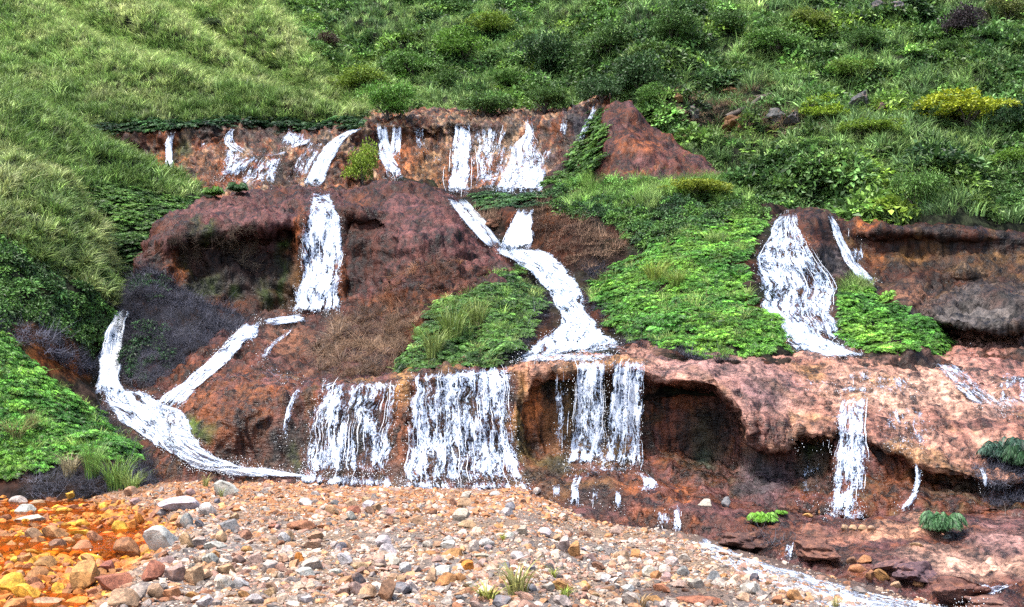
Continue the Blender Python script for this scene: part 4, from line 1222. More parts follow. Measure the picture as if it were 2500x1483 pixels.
plants('dome_foot_scrub', 'dry', 'grass_dome_hill', polymask([(-300, 770), (0, 775), (110, 815), (240, 870), (250, 960), (180, 910), (60, 830), (-300, 790)], jit=12), 10, (0.6, 1.1), ASH * 1.6, 'dark dead scrub below the creeper on the left', seed=12)

# bank by the stream
plants('bank_ferns', 'fern', 'left_bank', polymask([(-300, 640), (0, 820), (130, 930), (270, 1040), (340, 1090), (330, 1130), (190, 1130), (120, 1130), (60, 1150), (-300, 1170)], [(-300, 1000), (60, 1000), (110, 1150), (-300, 1175)], jit=10), 50, (0.45, 1.0), BRIGHT, 'bright green ferns crowding the low bank by the orange stream', seed=13, up=0.5)
plants('bank_scrub', 'dry', ['left_bank', 'cascade_bed'], polymask([(110, 1150), (250, 1160), (330, 1130), (390, 1140), (420, 1190), (350, 1220), (200, 1205), (60, 1195)], [(190, 960), (250, 1000), (330, 1080), (400, 1150), (340, 1110), (240, 1030)], jit=8), 16, (0.5, 0.9), ASH, 'dark dead stems along the foot of the fern bank', seed=14)

# dark mound
plants('mound_scrub', 'dry', 'dark_mound', polymask([(300, 640), (380, 640), (500, 735), (620, 800), (560, 850), (420, 930), (300, 930)], jit=10), 34, (0.45, 0.85), ASH, 'dark grey dead fern covering the mound beside the small left fall', seed=15, up=0.8)
plants('mound_leaves', 'leaf', 'dark_mound', polymask([(310, 780), (360, 770), (400, 830), (450, 880), (420, 900), (330, 920), (300, 880)], [(330, 660), (400, 700), (390, 740), (320, 720)], jit=16), 9, (0.4, 0.8), DEEP * 1.3, 'scattered green leaves on the dark mound by the small left fall', seed=16, up=0.8)

# central slope
FERN_L = [(1165, 700), (1205, 650), (1265, 650), (1310, 720), (1322, 765), (1300, 800), (1270, 860), (1200, 890), (1080, 905), (945, 925), (1010, 850), (1050, 770), (1110, 720)]
FERN_R = [(1450, 700), (1480, 655), (1560, 620), (1640, 575), (1730, 560), (1830, 540), (1870, 530), (1835, 590), (1815, 660), (1820, 735), (1895, 775), (1945, 868), (1800, 862), (1620, 848), (1540, 822), (1500, 800), (1465, 745)]
plants('mid_ferns', 'fern', 'central_slope', polymask(FERN_L, jit=8), 60, (0.4, 0.85), GREEN * 1.15, 'green fern mound left of the central stream', seed=17, up=0.5)
plants('stream_side_ferns', 'fern', 'central_slope', polymask(FERN_R, jit=10), 60, (0.4, 0.9), BRIGHT, 'bright green fern slope right of the central stream', seed=18, up=0.5)
for k, (ly, pl, what) in enumerate([('central_slope', FERN_L, 'fern mound left of the central stream'), ('central_slope', FERN_R, 'fern slope right of the central stream'), ('left_bank', [(-300, 640), (0, 820), (130, 930), (270, 1040), (340, 1090), (330, 1130), (60, 1150), (-300, 1170)], 'bank by the orange stream')]):
    plants('mixed_grass', 'grass', ly, polymask(pl, jit=14, gaps=-0.05), 7, (0.4, 0.9), OLIVE * np.array((0.9, 1.0, 0.7)), 'stray grass blades among the ' + what, seed=40 + k)
    plants('withered_leaves', 'dry', ly, polymask(pl, jit=14, gaps=0.15), 6, (0.35, 0.7), STRAW * 0.7, 'withered brown stems among the ' + what, seed=45 + k)
plants('fern_edge_scrub', 'dry', 'central_slope', polymask([(1430, 640), (1480, 640), (1450, 720), (1480, 790), (1560, 835), (1700, 860), (1950, 885), (1700, 875), (1520, 835), (1440, 760)], [(1310, 700), (1350, 740), (1310, 800), (1270, 880), (1200, 900), (1290, 820)], jit=8), 22, (0.4, 0.8), ASH, 'dark dead fern along the edges of the central stream', seed=19)
plants('upper_shrub_leaves', 'leaf', ['central_slope', 'red_mound'], polymask([(1340, 480), (1420, 455), (1560, 440), (1800, 445), (1860, 490), (1880, 520), (1700, 570), (1600, 600), (1540, 590), (1480, 540), (1400, 520)], jit=12), 15, (0.5, 1.0), np.concatenate([DEEP[1:], GREEN[2:]]), 'mixed leafy scrub on the slope below the reddish mound', seed=20, up=0.5,
       post=lambda U, V, P, t: t * (1 + 1.1 * (1 - sstep(445, 485, V)))[:, None] * (1 + (np.array((0.7, 0.25, -.2)) * (1 - sstep(450, 500, V))[:, None] * sstep(1540, 1640, U)[:, None])))
plants('upper_shrub_grass', 'tall', ['central_slope', 'red_mound'], polymask([(1370, 480), (1420, 455), (1560, 440), (1810, 448), (1830, 490), (1640, 480), (1560, 520), (1400, 500)], jit=12), 6, (0.5, 0.9), OLIVE * np.array((0.9, 1.1, .8)), 'yellow green grass along the top of the scrub slope', seed=21)
plants('gully_ferns', 'fern', 'central_slope', polymask([(1140, 475), (1230, 480), (1330, 480), (1320, 505), (1230, 508), (1170, 512)], jit=6), 26, (0.5, 1.0), DEEP * 1.3, 'dark ferns on the brow between the upper and central falls', seed=22)
plants('gully_scrub', 'dry', 'central_slope', polymask([(1150, 510), (1225, 520), (1220, 560), (1190, 550)], [(1300, 500), (1360, 510), (1470, 550), (1530, 600), (1470, 650), (1400, 640), (1340, 600), (1305, 560)], jit=10), 15, (0.5, 0.95), STRAW * np.array((0.62, 0.54, 0.54)), 'tangled brown dead bracken beside the small central fall', seed=23)
plants('right_mound_ferns', 'fern', 'right_cliff', polymask([(2050, 720), (2075, 700), (2130, 715), (2200, 755), (2325, 835), (2325, 868), (2140, 872), (2070, 835), (2050, 780)], jit=6), 60, (0.4, 0.8), BRIGHT * 0.95, 'bright green fern mound beside the right-hand waterfall', seed=24, up=0.5)
plants('right_mound_grass', 'grass', 'right_cliff', polymask([(2050, 690), (2100, 685), (2130, 710), (2080, 730), (2050, 730)], jit=5), 26, (0.5, 0.9), OLIVE, 'olive grass on top of the fern mound by the right-hand waterfall', seed=25)

# dead grass on the brown slopes
plants('slope_dead_grass', 'hang', ['middle_mound', 'central_slope'], polymask([(770, 850), (830, 790), (930, 765), (1020, 755), (1010, 830), (950, 905), (850, 925), (770, 900)], jit=12), 15, (0.5, 1.0), STRAW * np.array((0.75, 0.66, 0.62)), 'greyish brown dead grass on the slope above the wide curtain', seed=26, up=0.9)
plants('mound_dead_grass', 'hang', 'middle_mound', polymask([(920, 730), (960, 640), (1080, 640), (1180, 650), (1150, 720), (1020, 770), (880, 780)], [(480, 720), (540, 735), (600, 775), (540, 770)], jit=12), 7, (0.4, 0.85), RUSTY, 'rust brown dead grass at the foot of the middle mound', seed=27, up=0.9)
plants('wall_scrub', 'dry', 'middle_mound', polymask([(530, 560), (620, 540), (630, 640), (560, 650), (520, 600)], [(410, 580), (470, 570), (500, 640), (440, 660)], jit=12), 9, (0.4, 0.8), STRAW * 0.35, 'thin dead scrub hanging on the dark rock wall', seed=28, up=0.9)
plants('edge_scrub', 'dry', 'lower_ledge', polymask([(2380, 1110), (2500, 1120), (2700, 1150), (2700, 1230), (2420, 1230), (2400, 1170)], jit=6), 26, (0.5, 0.9), ASH * 1.5, 'dead stems hanging at the right edge of the lower ledge', seed=29)

# ------------------------------------------------------------------ falling water: sheets laid over the rock, hanging free where it is hollow
def bvh_of(names):
    vs_, fs, c = [], [], 0
    for n in names:
        L = LAY[n]
        P = L['P'].reshape(-1, 3)
        vs_.append(P)
        fs.append(L['faces'] + c)
        c += len(P)
    return BVHTree.FromPolygons(np.concatenate(vs_).tolist(), np.concatenate(fs).tolist(), all_triangles=False)


BVH_ALL = bvh_of([n for n in LAY if n != 'gravel'])
BVH_G = bvh_of(['gravel', 'right_bank', 'left_bank', 'lower_ledge'])
EYE = Vector((0, 0, H))


def hit(bvh, u, v):
    d = Vector(((u - 1250.0) / F, 1.0, (VH - v) / F))
    h = bvh.ray_cast(EYE, d.normalized())
    return h[0].y if h[0] is not None else None


def waterfall(name, rows, label, off=0.10, cov=0.0, cling=True, threads=0, free=False, cat='waterfall', bvh=None, seed=0, group=None, relief=0.06):
    """rows: (left u, right u, v) or (left u, left v, right u, right v), each with an optional foam amount last"""
    r = np.random.default_rng(500 + seed)
    bvh = bvh or BVH_ALL
    rr = []
    for q in rows:
        q = list(q)
        if len(q) == 3: q.append(cov)
        if len(q) == 4: q = q + [cov] if q[3] > 5 else [q[0], q[2], q[1], q[2], q[3]]
        rr.append(q)
    A = np.array(rr, float)
    seg = np.r_[0, np.cumsum(np.hypot(np.diff((A[:, 0] + A[:, 2]) / 2), np.diff((A[:, 1] + A[:, 3]) / 2)))]
    nt_ = max(8, int(seg[-1] / 5))
    tt = np.linspace(0, seg[-1], nt_)
    B = np.stack([np.interp(tt, seg, A[:, k]) for k in range(5)], 1)
    B = smooth_axis(B, 3, 0)
    if np.max(B[:, 2] - B[:, 0]) < 90:
        B[:, 0] -= 3.5
        B[:, 2] += 3.5
    wmax = np.max(np.hypot(B[:, 2] - B[:, 0], B[:, 3] - B[:, 1]))
    na = int(np.clip(wmax / 5, 6, 80))
    a = np.linspace(0, 1, na)
    jag = np.clip(0.07 * wmax, 1.5, 12) * np.stack([fbm(np.stack([tt * 0.022, tt * 0 + k * 9.1 + seed * 3.3, tt * 0], -1), 3) for k in range(2)], 1)
    U = (B[:, 0] + jag[:, 0])[:, None] * (1 - a) + (B[:, 2] + jag[:, 1])[:, None] * a
    V = B[:, 1][:, None] * (1 - a) + B[:, 3][:, None] * a
    D = np.full(U.shape, np.nan)
    for i in range(nt_):
        for j in range(na):
            h = hit(bvh, U[i, j], V[i, j])
            if h is not None: D[i, j] = h
    for i in range(nt_):                                   # fill rays that met nothing
        row = D[i]
        ok = np.isfinite(row)
        if ok.any(): D[i] = np.interp(np.arange(na), np.arange(na)[ok], row[ok])
        else: D[i] = D[i - 1]
    raw = D.copy()
    D = np.minimum.accumulate(D, 0) if (cling or free) else D
    D = smooth_axis(smooth_axis(D, 4, 0), 2, 1)
    D = np.minimum(D, raw)
    prof = np.sin(np.pi * np.clip(a, 0.0, 1.0)) ** 0.35
    P0 = at(U, V, D)
    sw = np.linalg.norm(P0[:, -1] - P0[:, 0], axis=1)
    S = (a[None] - 0.5) * sw[:, None] + seed * 7.7
    mid = P0[:, na // 2]
    T = np.r_[0, np.cumsum(np.linalg.norm(np.diff(mid, axis=0), axis=1))][:, None] * np.ones(na)
    wob = relief * (fbm(np.stack([S * 5, T * 1.2, S * 0 + seed], -1), 3, 7) + 0.6)
    D = D - (off + wob) * prof[None]
    P = at(U, V, D)
    edge = np.clip(np.minimum(a, 1 - a)[None] * sw[:, None] / np.clip(0.13 * sw[:, None], 0.04, 0.22), 0, 1)
    endf = np.clip(np.minimum(np.arange(nt_), (nt_ - 1 - np.arange(nt_)) * 0.7) / 4.0, 0, 1)[:, None]
    edge = np.minimum(edge, endf)
    C = np.repeat(B[:, 4][:, None], na, 1) + 0.13 * fbm(np.stack([S * 1.3, T * 0.9, S * 0 + seed * 2.1], -1), 2, 15)
    verts, faces = [P.reshape(-1, 3)], [grid_faces(nt_, na)]
    uv, cv, eg = [np.stack([S, T], -1).reshape(-1, 2)], [C.ravel()], [edge.ravel()]
    tv, tf, tuv, tc, c = [], [], [], [], 0
    if threads:                                            # separate strings of water in front of the sheet
        K = 9
        for q in range(int(threads * 0.3)):
            a0 = r.uniform(0.02, 0.98)
            t0 = r.uniform(0, 0.8) ** 1.3
            t1 = min(1.0, t0 + r.uniform(0.12, 0.5))
            ti = np.linspace(t0, t1, K) * (nt_ - 1)
            ai = np.clip(a0 + np.cumsum(r.normal(0, 0.05 / max(2, na), K)), 0.01, 0.99) * (na - 1)
            i0, j0 = np.clip(ti.astype(int), 0, nt_ - 2), np.clip(ai.astype(int), 0, na - 2)
            fi, fj = (ti - i0)[:, None], (ai - j0)[:, None]
            Q = (P[i0, j0] * (1 - fi) + P[i0 + 1, j0] * fi) * (1 - fj) + (P[i0, j0 + 1] * (1 - fi) + P[i0 + 1, j0 + 1] * fi) * fj
            Q = Q + np.array([0, -1, 0]) * r.uniform(0.02, 0.09)
            w = r.uniform(0.006, 0.02) * np.sin(np.linspace(0.15, 3.0, K)) ** 0.6
            v, f = ribbons(Q[None], w[None], np.array([1.0, 0, 0])[None, None].repeat(K, 1))
            tv.append(v); tf.append(f + c); c += len(v)
            tuv.append(np.stack([np.full(len(v), r.uniform(0, 90)), np.repeat(np.linspace(0, 1, K), 2)], -1)); tc.append(np.full(len(v), r.uniform(-0.05, 0.4)))
    me = mesh_np(name, np.concatenate(verts), np.concatenate(faces), M_WATER, True, {'cover': np.concatenate(cv), 'edge': np.concatenate(eg)}, np.concatenate(uv))
    o = obj(name, me)
    put(o, None, label, cat, group)
    nd = int(np.clip(wmax * seg[-1] / 110, 12, 500) * np.clip(1 + 4 * min(0, cov), 0.12, 1) * (0.25 if cat == 'stream' else 1)) + 2       # loose drops along the margins and thrown up at the foot
    foot = r.uniform(size=nd) < 0.55
    ti = np.where(foot, 1 - r.exponential(0.035, nd), r.uniform(0.03, 1, nd)).clip(0, 1) * (nt_ - 1.001)
    ai = np.where(foot, r.uniform(0, 1, nd), np.where(r.uniform(size=nd) < 0.5, r.exponential(0.03, nd), 1 - r.exponential(0.03, nd))).clip(0, 1) * (na - 1.001)
    Q = P[ti.astype(int), ai.astype(int)]
    sw_ = np.where(foot, 0.10, 0.035)[:, None]
    Q = Q + r.normal(size=(nd, 3)) * sw_ * np.array([1.0, 0.4, 1.0]) + np.array([0, -0.06, 0]) + np.where(foot, np.abs(r.normal(0, 0.09, nd)), 0)[:, None] * np.array([0, -0.3, 1.0])
    dr = r.uniform(0.004, 0.013, nd)[:, None, None]
    tet = np.array([(1, 1, 1), (1, -1, -1), (-1, 1, -1), (-1, -1, 1)], float) * 0.7
    dv_ = (Q[:, None] + tet[None] * dr * np.array([1, 1, 1.6])).reshape(-1, 3)
    df = (np.arange(nd)[:, None, None] * 4 + np.array([(0, 1, 2), (0, 3, 1), (0, 2, 3), (1, 3, 2)])[None]).reshape(-1, 3)
    dm = mesh_np('water_drops', dv_, df, M_WATER, True, {'cover': np.full(nd * 4, 0.5), 'edge': np.ones(nd * 4)}, np.repeat(r.uniform(0, 50, (nd, 2)), 4, 0))
    put(obj('water_drops', dm, o), 'stuff')
    if tv:
        tm = mesh_np('water_threads', np.concatenate(tv), np.concatenate(tf), M_WATER, True, {'cover': np.concatenate(tc), 'edge': np.ones(c)}, np.concatenate(tuv))
        put(obj('water_threads', tm, o), 'stuff')
    return o


W = waterfall
# upper cliff, from the left
W('waterfall', [(421, 428, 321), (406, 421, 345), (405, 420, 395), (407, 427, 437)], 'thin white strand at the far left end of the upper cliff', cov=0.2, seed=1)
W('waterfall', [(492, 500, 338), (494, 504, 372)], 'faint short trickle left of the forked fall on the upper cliff', cov=0.05, seed=2)
W('waterfall', [(570, 577, 304), (552, 566, 328), (545, 572, 350), (560, 600, 366), (596, 622, 384)], 'forked white trickle sliding right over the brown upper cliff', cov=0.04, seed=3)
W('waterfall', [(552, 580, 348), (548, 592, 385), (535, 590, 425), (520, 575, 452)], 'lacy veil of water below the forked trickle on the upper cliff', cov=-0.04, seed=4)
W('waterfall', [(700, 720, 314), (692, 745, 330), (688, 735, 348), (690, 718, 372)], 'lacy cascade over the dark upper ledge left of the slanting falls', cov=0.12, seed=5)
W('waterfall', [(744, 768, 330), (715, 752, 350), (690, 716, 368)], 'white streak slanting left along the dark upper ledge', cov=0.1, seed=6)
W('waterfall', [(636, 692, 374), (606, 690, 400), (585, 682, 430), (572, 668, 462)], 'white fan of water with a blue grey centre under the upper ledge', cov=0.0, seed=7, threads=12)
W('waterfall', [(866, 880, 312), (830, 850, 332), (800, 836, 348), (770, 812, 392), (748, 795, 432), (738, 778, 462)], 'bright slanting chute falling left onto the middle mound', cov=0.2, seed=8, threads=10)
W('waterfall', [(842, 856, 318), (838, 850, 340)], 'small white spill beside the top of the slanting chute', cov=0.1, seed=9)
W('waterfall', [(922, 944, 297), (924, 946, 340), (926, 960, 385), (938, 978, 410), (952, 985, 447)], 'left strand of the twin fall behind the green bush on the upper cliff', cov=0.12, seed=10, threads=14)
W('waterfall', [(960, 974, 296), (956, 977, 345), (950, 979, 395)], 'right strand of the twin fall behind the green bush on the upper cliff', cov=0.12, seed=11, threads=8)
W('waterfall', [(1016, 1030, 296), (1014, 1036, 335), (1024, 1044, 385)], 'faint trickle over the tan rock right of the twin fall', cov=0.02, seed=12)
W('waterfall', [(1112, 1146, 298), (1106, 1150, 350), (1100, 1146, 420), (1094, 1142, 482)], 'tall white column in the middle of the upper cliff', cov=0.16, seed=13, threads=26)
W('waterfall', [(1158, 1200, 300), (1160, 1206, 360), (1165, 1205, 420), (1155, 1205, 470)], 'thin broken veil right of the tall white column', cov=0.0, seed=14, threads=14)
W('waterfall', [(1205, 1240, 302), (1200, 1228, 345), (1195, 1222, 400)], 'sparse thread of drops left of the big upper fan', cov=-0.05, seed=15, threads=6)
W('waterfall', [(1282, 1298, 290), (1280, 1302, 325), (1252, 1318, 350), (1230, 1332, 400), (1208, 1332, 450), (1196, 1322, 486)], 'big spreading white fan at the right end of the upper cliff', cov=0.1, seed=16, threads=40)
W('waterfall', [(1348, 1356, 355), (1326, 1342, 375), (1318, 1334, 420), (1316, 1330, 455)], 'narrow stream curling down the right flank of the upper fan', cov=0.02, seed=17)
W('waterfall', [(1372, 1386, 283), (1368, 1384, 312), (1362, 1378, 340)], 'short white spill over the dark wet rock of the upper cliff', cov=0.12, seed=18)
W('waterfall', [(1453, 1463, 250), (1442, 1452, 275), (1430, 1442, 300), (1418, 1430, 325), (1406, 1418, 356)], 'highest thin strand beside the top of the reddish mound', cov=0.12, seed=19)
W('waterfall', [(610, 640, 372), (560, 600, 410), (530, 572, 445)], 'slanting white edge left of the white fan on the upper cliff', cov=-0.02, seed=73, threads=6)
W('waterfall', [(760, 800, 335), (742, 790, 356), (716, 770, 400), (706, 746, 455)], 'grey wet film beside the slanting chute on the upper cliff', cov=-0.1, seed=74, threads=10, off=0.06)
W('waterfall', [(876, 892, 308), (852, 872, 322), (834, 856, 340)], 'white spill feeding the head of the slanting chute', cov=0.15, seed=75)
W('waterfall', [(690, 722, 366), (650, 690, 378), (612, 650, 384)], 'white water sliding left along the ledge above the white fan', cov=0.0, seed=76)
W('waterfall', [(1220, 1262, 340), (1210, 1250, 400), (1200, 1236, 470)], 'thin bluish veil on the left margin of the big upper fan', cov=-0.08, seed=77, threads=10, off=0.06)
# middle
W('waterfall', [(768, 802, 462), (766, 804, 485), (752, 822, 506), (742, 838, 520), (738, 838, 600), (728, 836, 680), (716, 834, 735), (700, 832, 774)], 'tall white waterfall in the centre of the brown domed mound', cov=0.13, seed=20, threads=60, off=0.16)
W('waterfall', [(1098, 1136, 486), (1110, 1160, 510), (1140, 1186, 545), (1166, 1206, 575), (1196, 1228, 604)], 'short white run joining the tall column to the central stream', cov=0.34, seed=21, threads=6)
W('waterfall', [(1268, 1299, 510), (1246, 1299, 545), (1232, 1299, 580), (1224, 1300, 616)], 'short broad white fall at the head of the central stream', cov=0.30, seed=22, threads=22, off=0.2)
W('waterfall', [(1200, 598, 1312, 606), (1226, 625, 1350, 622), (1290, 660, 1386, 650), (1318, 700, 1412, 690), (1345, 735, 1432, 730), (1366, 765, 1440, 770), (1350, 800, 1462, 795), (1310, 835, 1490, 820), (1275, 862, 1520, 838), (1240, 888, 1525, 862)],
  'broad bright white stream winding down the centre between fern slopes', cov=0.17, seed=23, threads=40, off=0.14, relief=0.12)
W('waterfall', [(1300, 1520, 858), (1270, 1480, 876), (1246, 1440, 888)], 'thin spread of white water on the lip below the central stream', cov=0.12, seed=24)
W('waterfall', [(742, 764, 770, 784), (700, 770, 712, 792), (660, 776, 668, 796), (622, 780, 632, 800)], 'thin white run linking the tall middle fall to the slanting chute', cov=0.08, seed=80, off=0.06)
# right
W('waterfall', [(1908, 1944, 513), (1886, 1950, 545), (1858, 1972, 585), (1842, 1992, 620), (1836, 2020, 655), (1846, 2040, 700), (1850, 2042, 745), (1870, 2046, 785), (1915, 2056, 825), (1950, 2076, 862)],
  'wide frothing white cascade at the right, below the green slope', cov=0.05, seed=25, threads=110, off=0.14, relief=0.10)
W('waterfall', [(1852, 735, 1890, 740), (1880, 780, 1925, 780), (1930, 825, 1985, 815), (1975, 858, 2060, 845), (2020, 872, 2120, 872)], 'bright white run along the foot of the wide right-hand cascade', cov=0.28, seed=26, threads=14)
W('waterfall', [(2020, 2030, 518), (2032, 2046, 555), (2048, 2066, 600), (2062, 2090, 640), (2090, 2125, 672), (2122, 2148, 700)], 'narrow strand beside the brown crag of the right-hand cascade', cov=0.16, seed=27, threads=6)
W('waterfall', [(2072, 2100, 592), (2070, 2108, 630), (2078, 2108, 660)], 'thin veil over the dark cliff beside the narrow right-hand strand', cov=-0.06, seed=28, threads=6)
W('waterfall', [(2066, 2110, 552), (2068, 2112, 590)], 'faint drips under the orange lip of the right-hand cliff', cov=-0.26, seed=29, threads=4)
# left
W('waterfall', [(288, 314, 757), (268, 304, 790), (250, 298, 840), (243, 294, 890), (236, 290, 930), (236, 300, 962)], 'small white fall dropping beside the dark mound at the left', cov=0.34, seed=30, threads=24, off=0.45)
W('waterfall', [(604, 642, 783), (575, 625, 812), (540, 588, 848), (500, 550, 890), (450, 500, 930), (400, 462, 965), (362, 446, 998)], 'long slanting white chute running down left past the dark mound', cov=0.19, seed=31, threads=30, off=0.12)
W('waterfall', [(618, 640, 790), (605, 628, 825), (596, 612, 850)], 'short white side trickle right of the slanting chute', cov=0.08, seed=32)
W('waterfall', [(712, 724, 790), (690, 706, 815), (648, 664, 850), (625, 650, 892)], 'lacy trickle over the orange brown slope above the left cascade', cov=-0.02, seed=33)
W('waterfall', [(238, 348, 942), (252, 380, 975), (262, 452, 1005), (300, 470, 1035), (340, 470, 1062), (380, 500, 1090), (420, 530, 1115), (470, 640, 1148)], 'broad white cascade pouring over low steps at the left', cov=0.14, seed=34, threads=40, off=0.10, relief=0.10)
# lower ledge
W('waterfall', [(800, 975, 920), (788, 976, 938), (768, 976, 975), (752, 968, 1040), (742, 962, 1110), (734, 950, 1172)], 'wide foamy curtain at the left of the lower ledge', cov=-0.01, seed=35, threads=150, off=0.14)
W('waterfall', [(1010, 908, 1240, 880), (1004, 918, 1256, 896), (996, 940, 1258, 925), (994, 970, 1258, 960), (992, 1262, 1040), (986, 1278, 1110), (978, 1298, 1192)], 'widest white curtain of the lower ledge above the gravel', cov=0.05, seed=36, threads=220, off=0.14)
W('waterfall', [(740, 756, 938), (716, 734, 960), (700, 716, 1000), (692, 704, 1040), (688, 702, 1082)], 'thin white rivulet on dark rock left of the foamy curtain', cov=0.04, seed=37)
W('waterfall', [(1355, 1390, 902), (1356, 1388, 1000), (1356, 1386, 1110)], 'thin double strand at the mouth of the arched hollow', cov=-0.16, seed=38, threads=16, free=True)
W('waterfall', [(1394, 1492, 872), (1400, 1484, 892), (1398, 1482, 960), (1394, 1482, 1060), (1376, 1482, 1148)], 'left and brighter fall hanging before the arched hollow', cov=0.1, seed=39, threads=70, free=True)
W('waterfall', [(1496, 1586, 872), (1486, 1576, 894), (1484, 1574, 960), (1480, 1572, 1060), (1468, 1568, 1148)], 'right-hand fall hanging before the arched hollow', cov=0.08, seed=40, threads=80, free=True)
W('waterfall', [(2062, 2112, 898), (2056, 2120, 920), (2050, 2130, 942)], 'small frothy step on the pink crust at the right', cov=0.1, seed=41, threads=8)
W('waterfall', [(2052, 2118, 962), (2044, 2112, 1000), (2046, 2112, 1046), (2040, 2116, 1110), (2034, 2112, 1180), (2022, 2106, 1262)], 'upright white fall over the pink crust at the right', cov=0.07, seed=42, threads=60, free=True)
W('waterfall', [(2150, 2260, 985), (2140, 2280, 1030), (2160, 2270, 1075), (2180, 2250, 1105)], 'lacy film of water spreading over the brow right of the upright fall', cov=-0.1, seed=78, off=0.05)
W('waterfall', [(1925, 2040, 905), (1935, 2040, 935), (1990, 2060, 960)], 'thin film sliding over the ochre crust left of the frothy step', cov=-0.12, seed=79, off=0.05)
W('waterfall', [(2236, 2250, 1126), (2234, 2248, 1180), (2222, 2238, 1215), (2190, 2212, 1252)], 'thin trickle on rust rock right of the upright fall', cov=0.1, seed=43)
W('waterfall', [(2270, 2320, 880), (2300, 2370, 915), (2340, 2410, 955), (2390, 2480, 1000)], 'pale film of water slanting over the pink crust at far right', cov=0.0, seed=44)
W('waterfall', [(2356, 2372, 838), (2352, 2378, 866)], 'tiny white spill over the pink crust behind the fern mound', cov=0.05, seed=45)
W('waterfall', [(1945, 2030, 1064), (1948, 2024, 1110)], 'row of drips under the rust brow left of the upright fall', cov=-0.1, seed=46, free=True, threads=8)
W('waterfall', [(2386, 2398, 1128), (2400, 2412, 1165), (2402, 2414, 1205)], 'thin strand dripping at the right end of the lower ledge', cov=0.1, seed=47, free=True)
W('foam', [(735, 1150, 980, 1162), (725, 1190, 985, 1206)], 'foam at the foot of the left foamy curtain', cov=0.16, seed=61, cat='foam')
W('foam', [(985, 1168, 1300, 1172), (975, 1204, 1310, 1212)], 'foam at the foot of the widest curtain', cov=0.2, seed=62, cat='foam')
W('foam', [(1380, 1130, 1570, 1130), (1376, 1166, 1572, 1164)], 'foam where the hanging falls meet the shelf', cov=0.1, seed=63, cat='foam')
W('foam', [(2010, 1240, 2112, 1240), (2004, 1276, 2118, 1276)], 'foam at the foot of the upright fall', cov=0.14, seed=64, cat='foam')
W('waterfall', [(1120, 1160, 298), (1090, 1180, 340), (1080, 1190, 420), (1085, 1185, 470)], 'lace of thin water on both sides of the tall white column', cov=-0.22, seed=65, threads=20, off=0.06)
W('waterfall', [(1030, 1100, 300), (1040, 1100, 360), (1030, 1095, 440)], 'wet film with drops left of the tall white column', cov=-0.3, seed=66, threads=8, off=0.05)
W('waterfall', [(2130, 2200, 905), (2120, 2230, 940), (2130, 2260, 975)], 'thin film of water on the pink crust right of the frothy step', cov=-0.06, seed=67, off=0.05)
W('waterfall', [(2040, 2130, 940), (2046, 2122, 966)], 'white ripple joining the frothy step to the upright fall', cov=0.12, seed=68, off=0.05)
W('waterfall', [(2440, 2520, 900), (2420, 2540, 960), (2440, 2580, 1020)], 'broad film of water on the pink crust at the right edge', cov=-0.08, seed=69, off=0.05)
W('waterfall', [(1950, 2000, 1120), (1952, 2000, 1180), (1945, 1990, 1240)], 'bluish film on the dark rock left of the upright fall', cov=-0.16, seed=70, off=0.05)
W('waterfall', [(440, 640, 1140), (520, 700, 1152), (580, 780, 1166)], 'white run-out of the left cascade along the gravel', cov=0.22, seed=71, off=0.08)
W('waterfall', [(640, 662, 880), (655, 690, 910), (700, 760, 940)], 'thin film over the orange slope feeding the left rivulet', cov=-0.14, seed=72, off=0.05)
# little falls on the right-hand shelves
W('waterfall', [(1352, 1366, 1180), (1350, 1366, 1205), (1348, 1364, 1228)], 'small spill at the left end of the stepped shelves', cov=0.08, seed=48, threads=10, off=0.08)
W('waterfall', [(1404, 1430, 1150), (1398, 1414, 1180), (1394, 1410, 1210), (1388, 1414, 1240)], 'bright narrow spill over the mossy step', cov=0.14, seed=49, threads=10, off=0.08)
W('waterfall', [(1452, 1462, 1178), (1448, 1458, 1208), (1442, 1460, 1240)], 'small white strand right of the bright narrow spill', cov=0.1, seed=50, threads=6, off=0.08)
W('waterfall', [(1506, 1514, 1192), (1500, 1516, 1248)], 'hair thin trickle over the mossy shelf', cov=0.15, seed=51)
W('waterfall', [(1560, 1578, 1156), (1576, 1606, 1180), (1566, 1596, 1208)], 'white zigzag run across the orange shelf', cov=0.28, seed=52, threads=4, off=0.06)
W('waterfall', [(1604, 1636, 1234), (1604, 1634, 1300)], 'fine drips over the edge of the orange shelf', cov=-0.02, seed=53, threads=8, free=True)
W('waterfall', [(1646, 1660, 1226), (1646, 1660, 1270), (1642, 1664, 1314)], 'clear white double strand over the edge of the orange shelf', cov=0.08, seed=54, threads=10, free=True)
W('waterfall', [(1926, 1944, 1312), (1916, 1934, 1345), (1912, 1926, 1385)], 'small trickle into the right-hand channel', cov=0.05, seed=55)
W('waterfall', [(2400, 2490, 1424), (2350, 2430, 1450), (2320, 2400, 1490)], 'bluish white spill at the bottom right corner', cov=0.08, seed=56, threads=10)
W('stream', [(1676, 1322, 1712, 1306), (1700, 1344, 1740, 1326), (1790, 1388, 1840, 1366), (1880, 1430, 1955, 1398), (1985, 1470, 2090, 1438), (2090, 1510, 2250, 1470), (2200, 1560, 2420, 1500)],
  'white rushing stream along the edge of the gravel at the right', cov=0.14, seed=57, cat='stream', bvh=BVH_G, off=0.05, cling=False, threads=20)

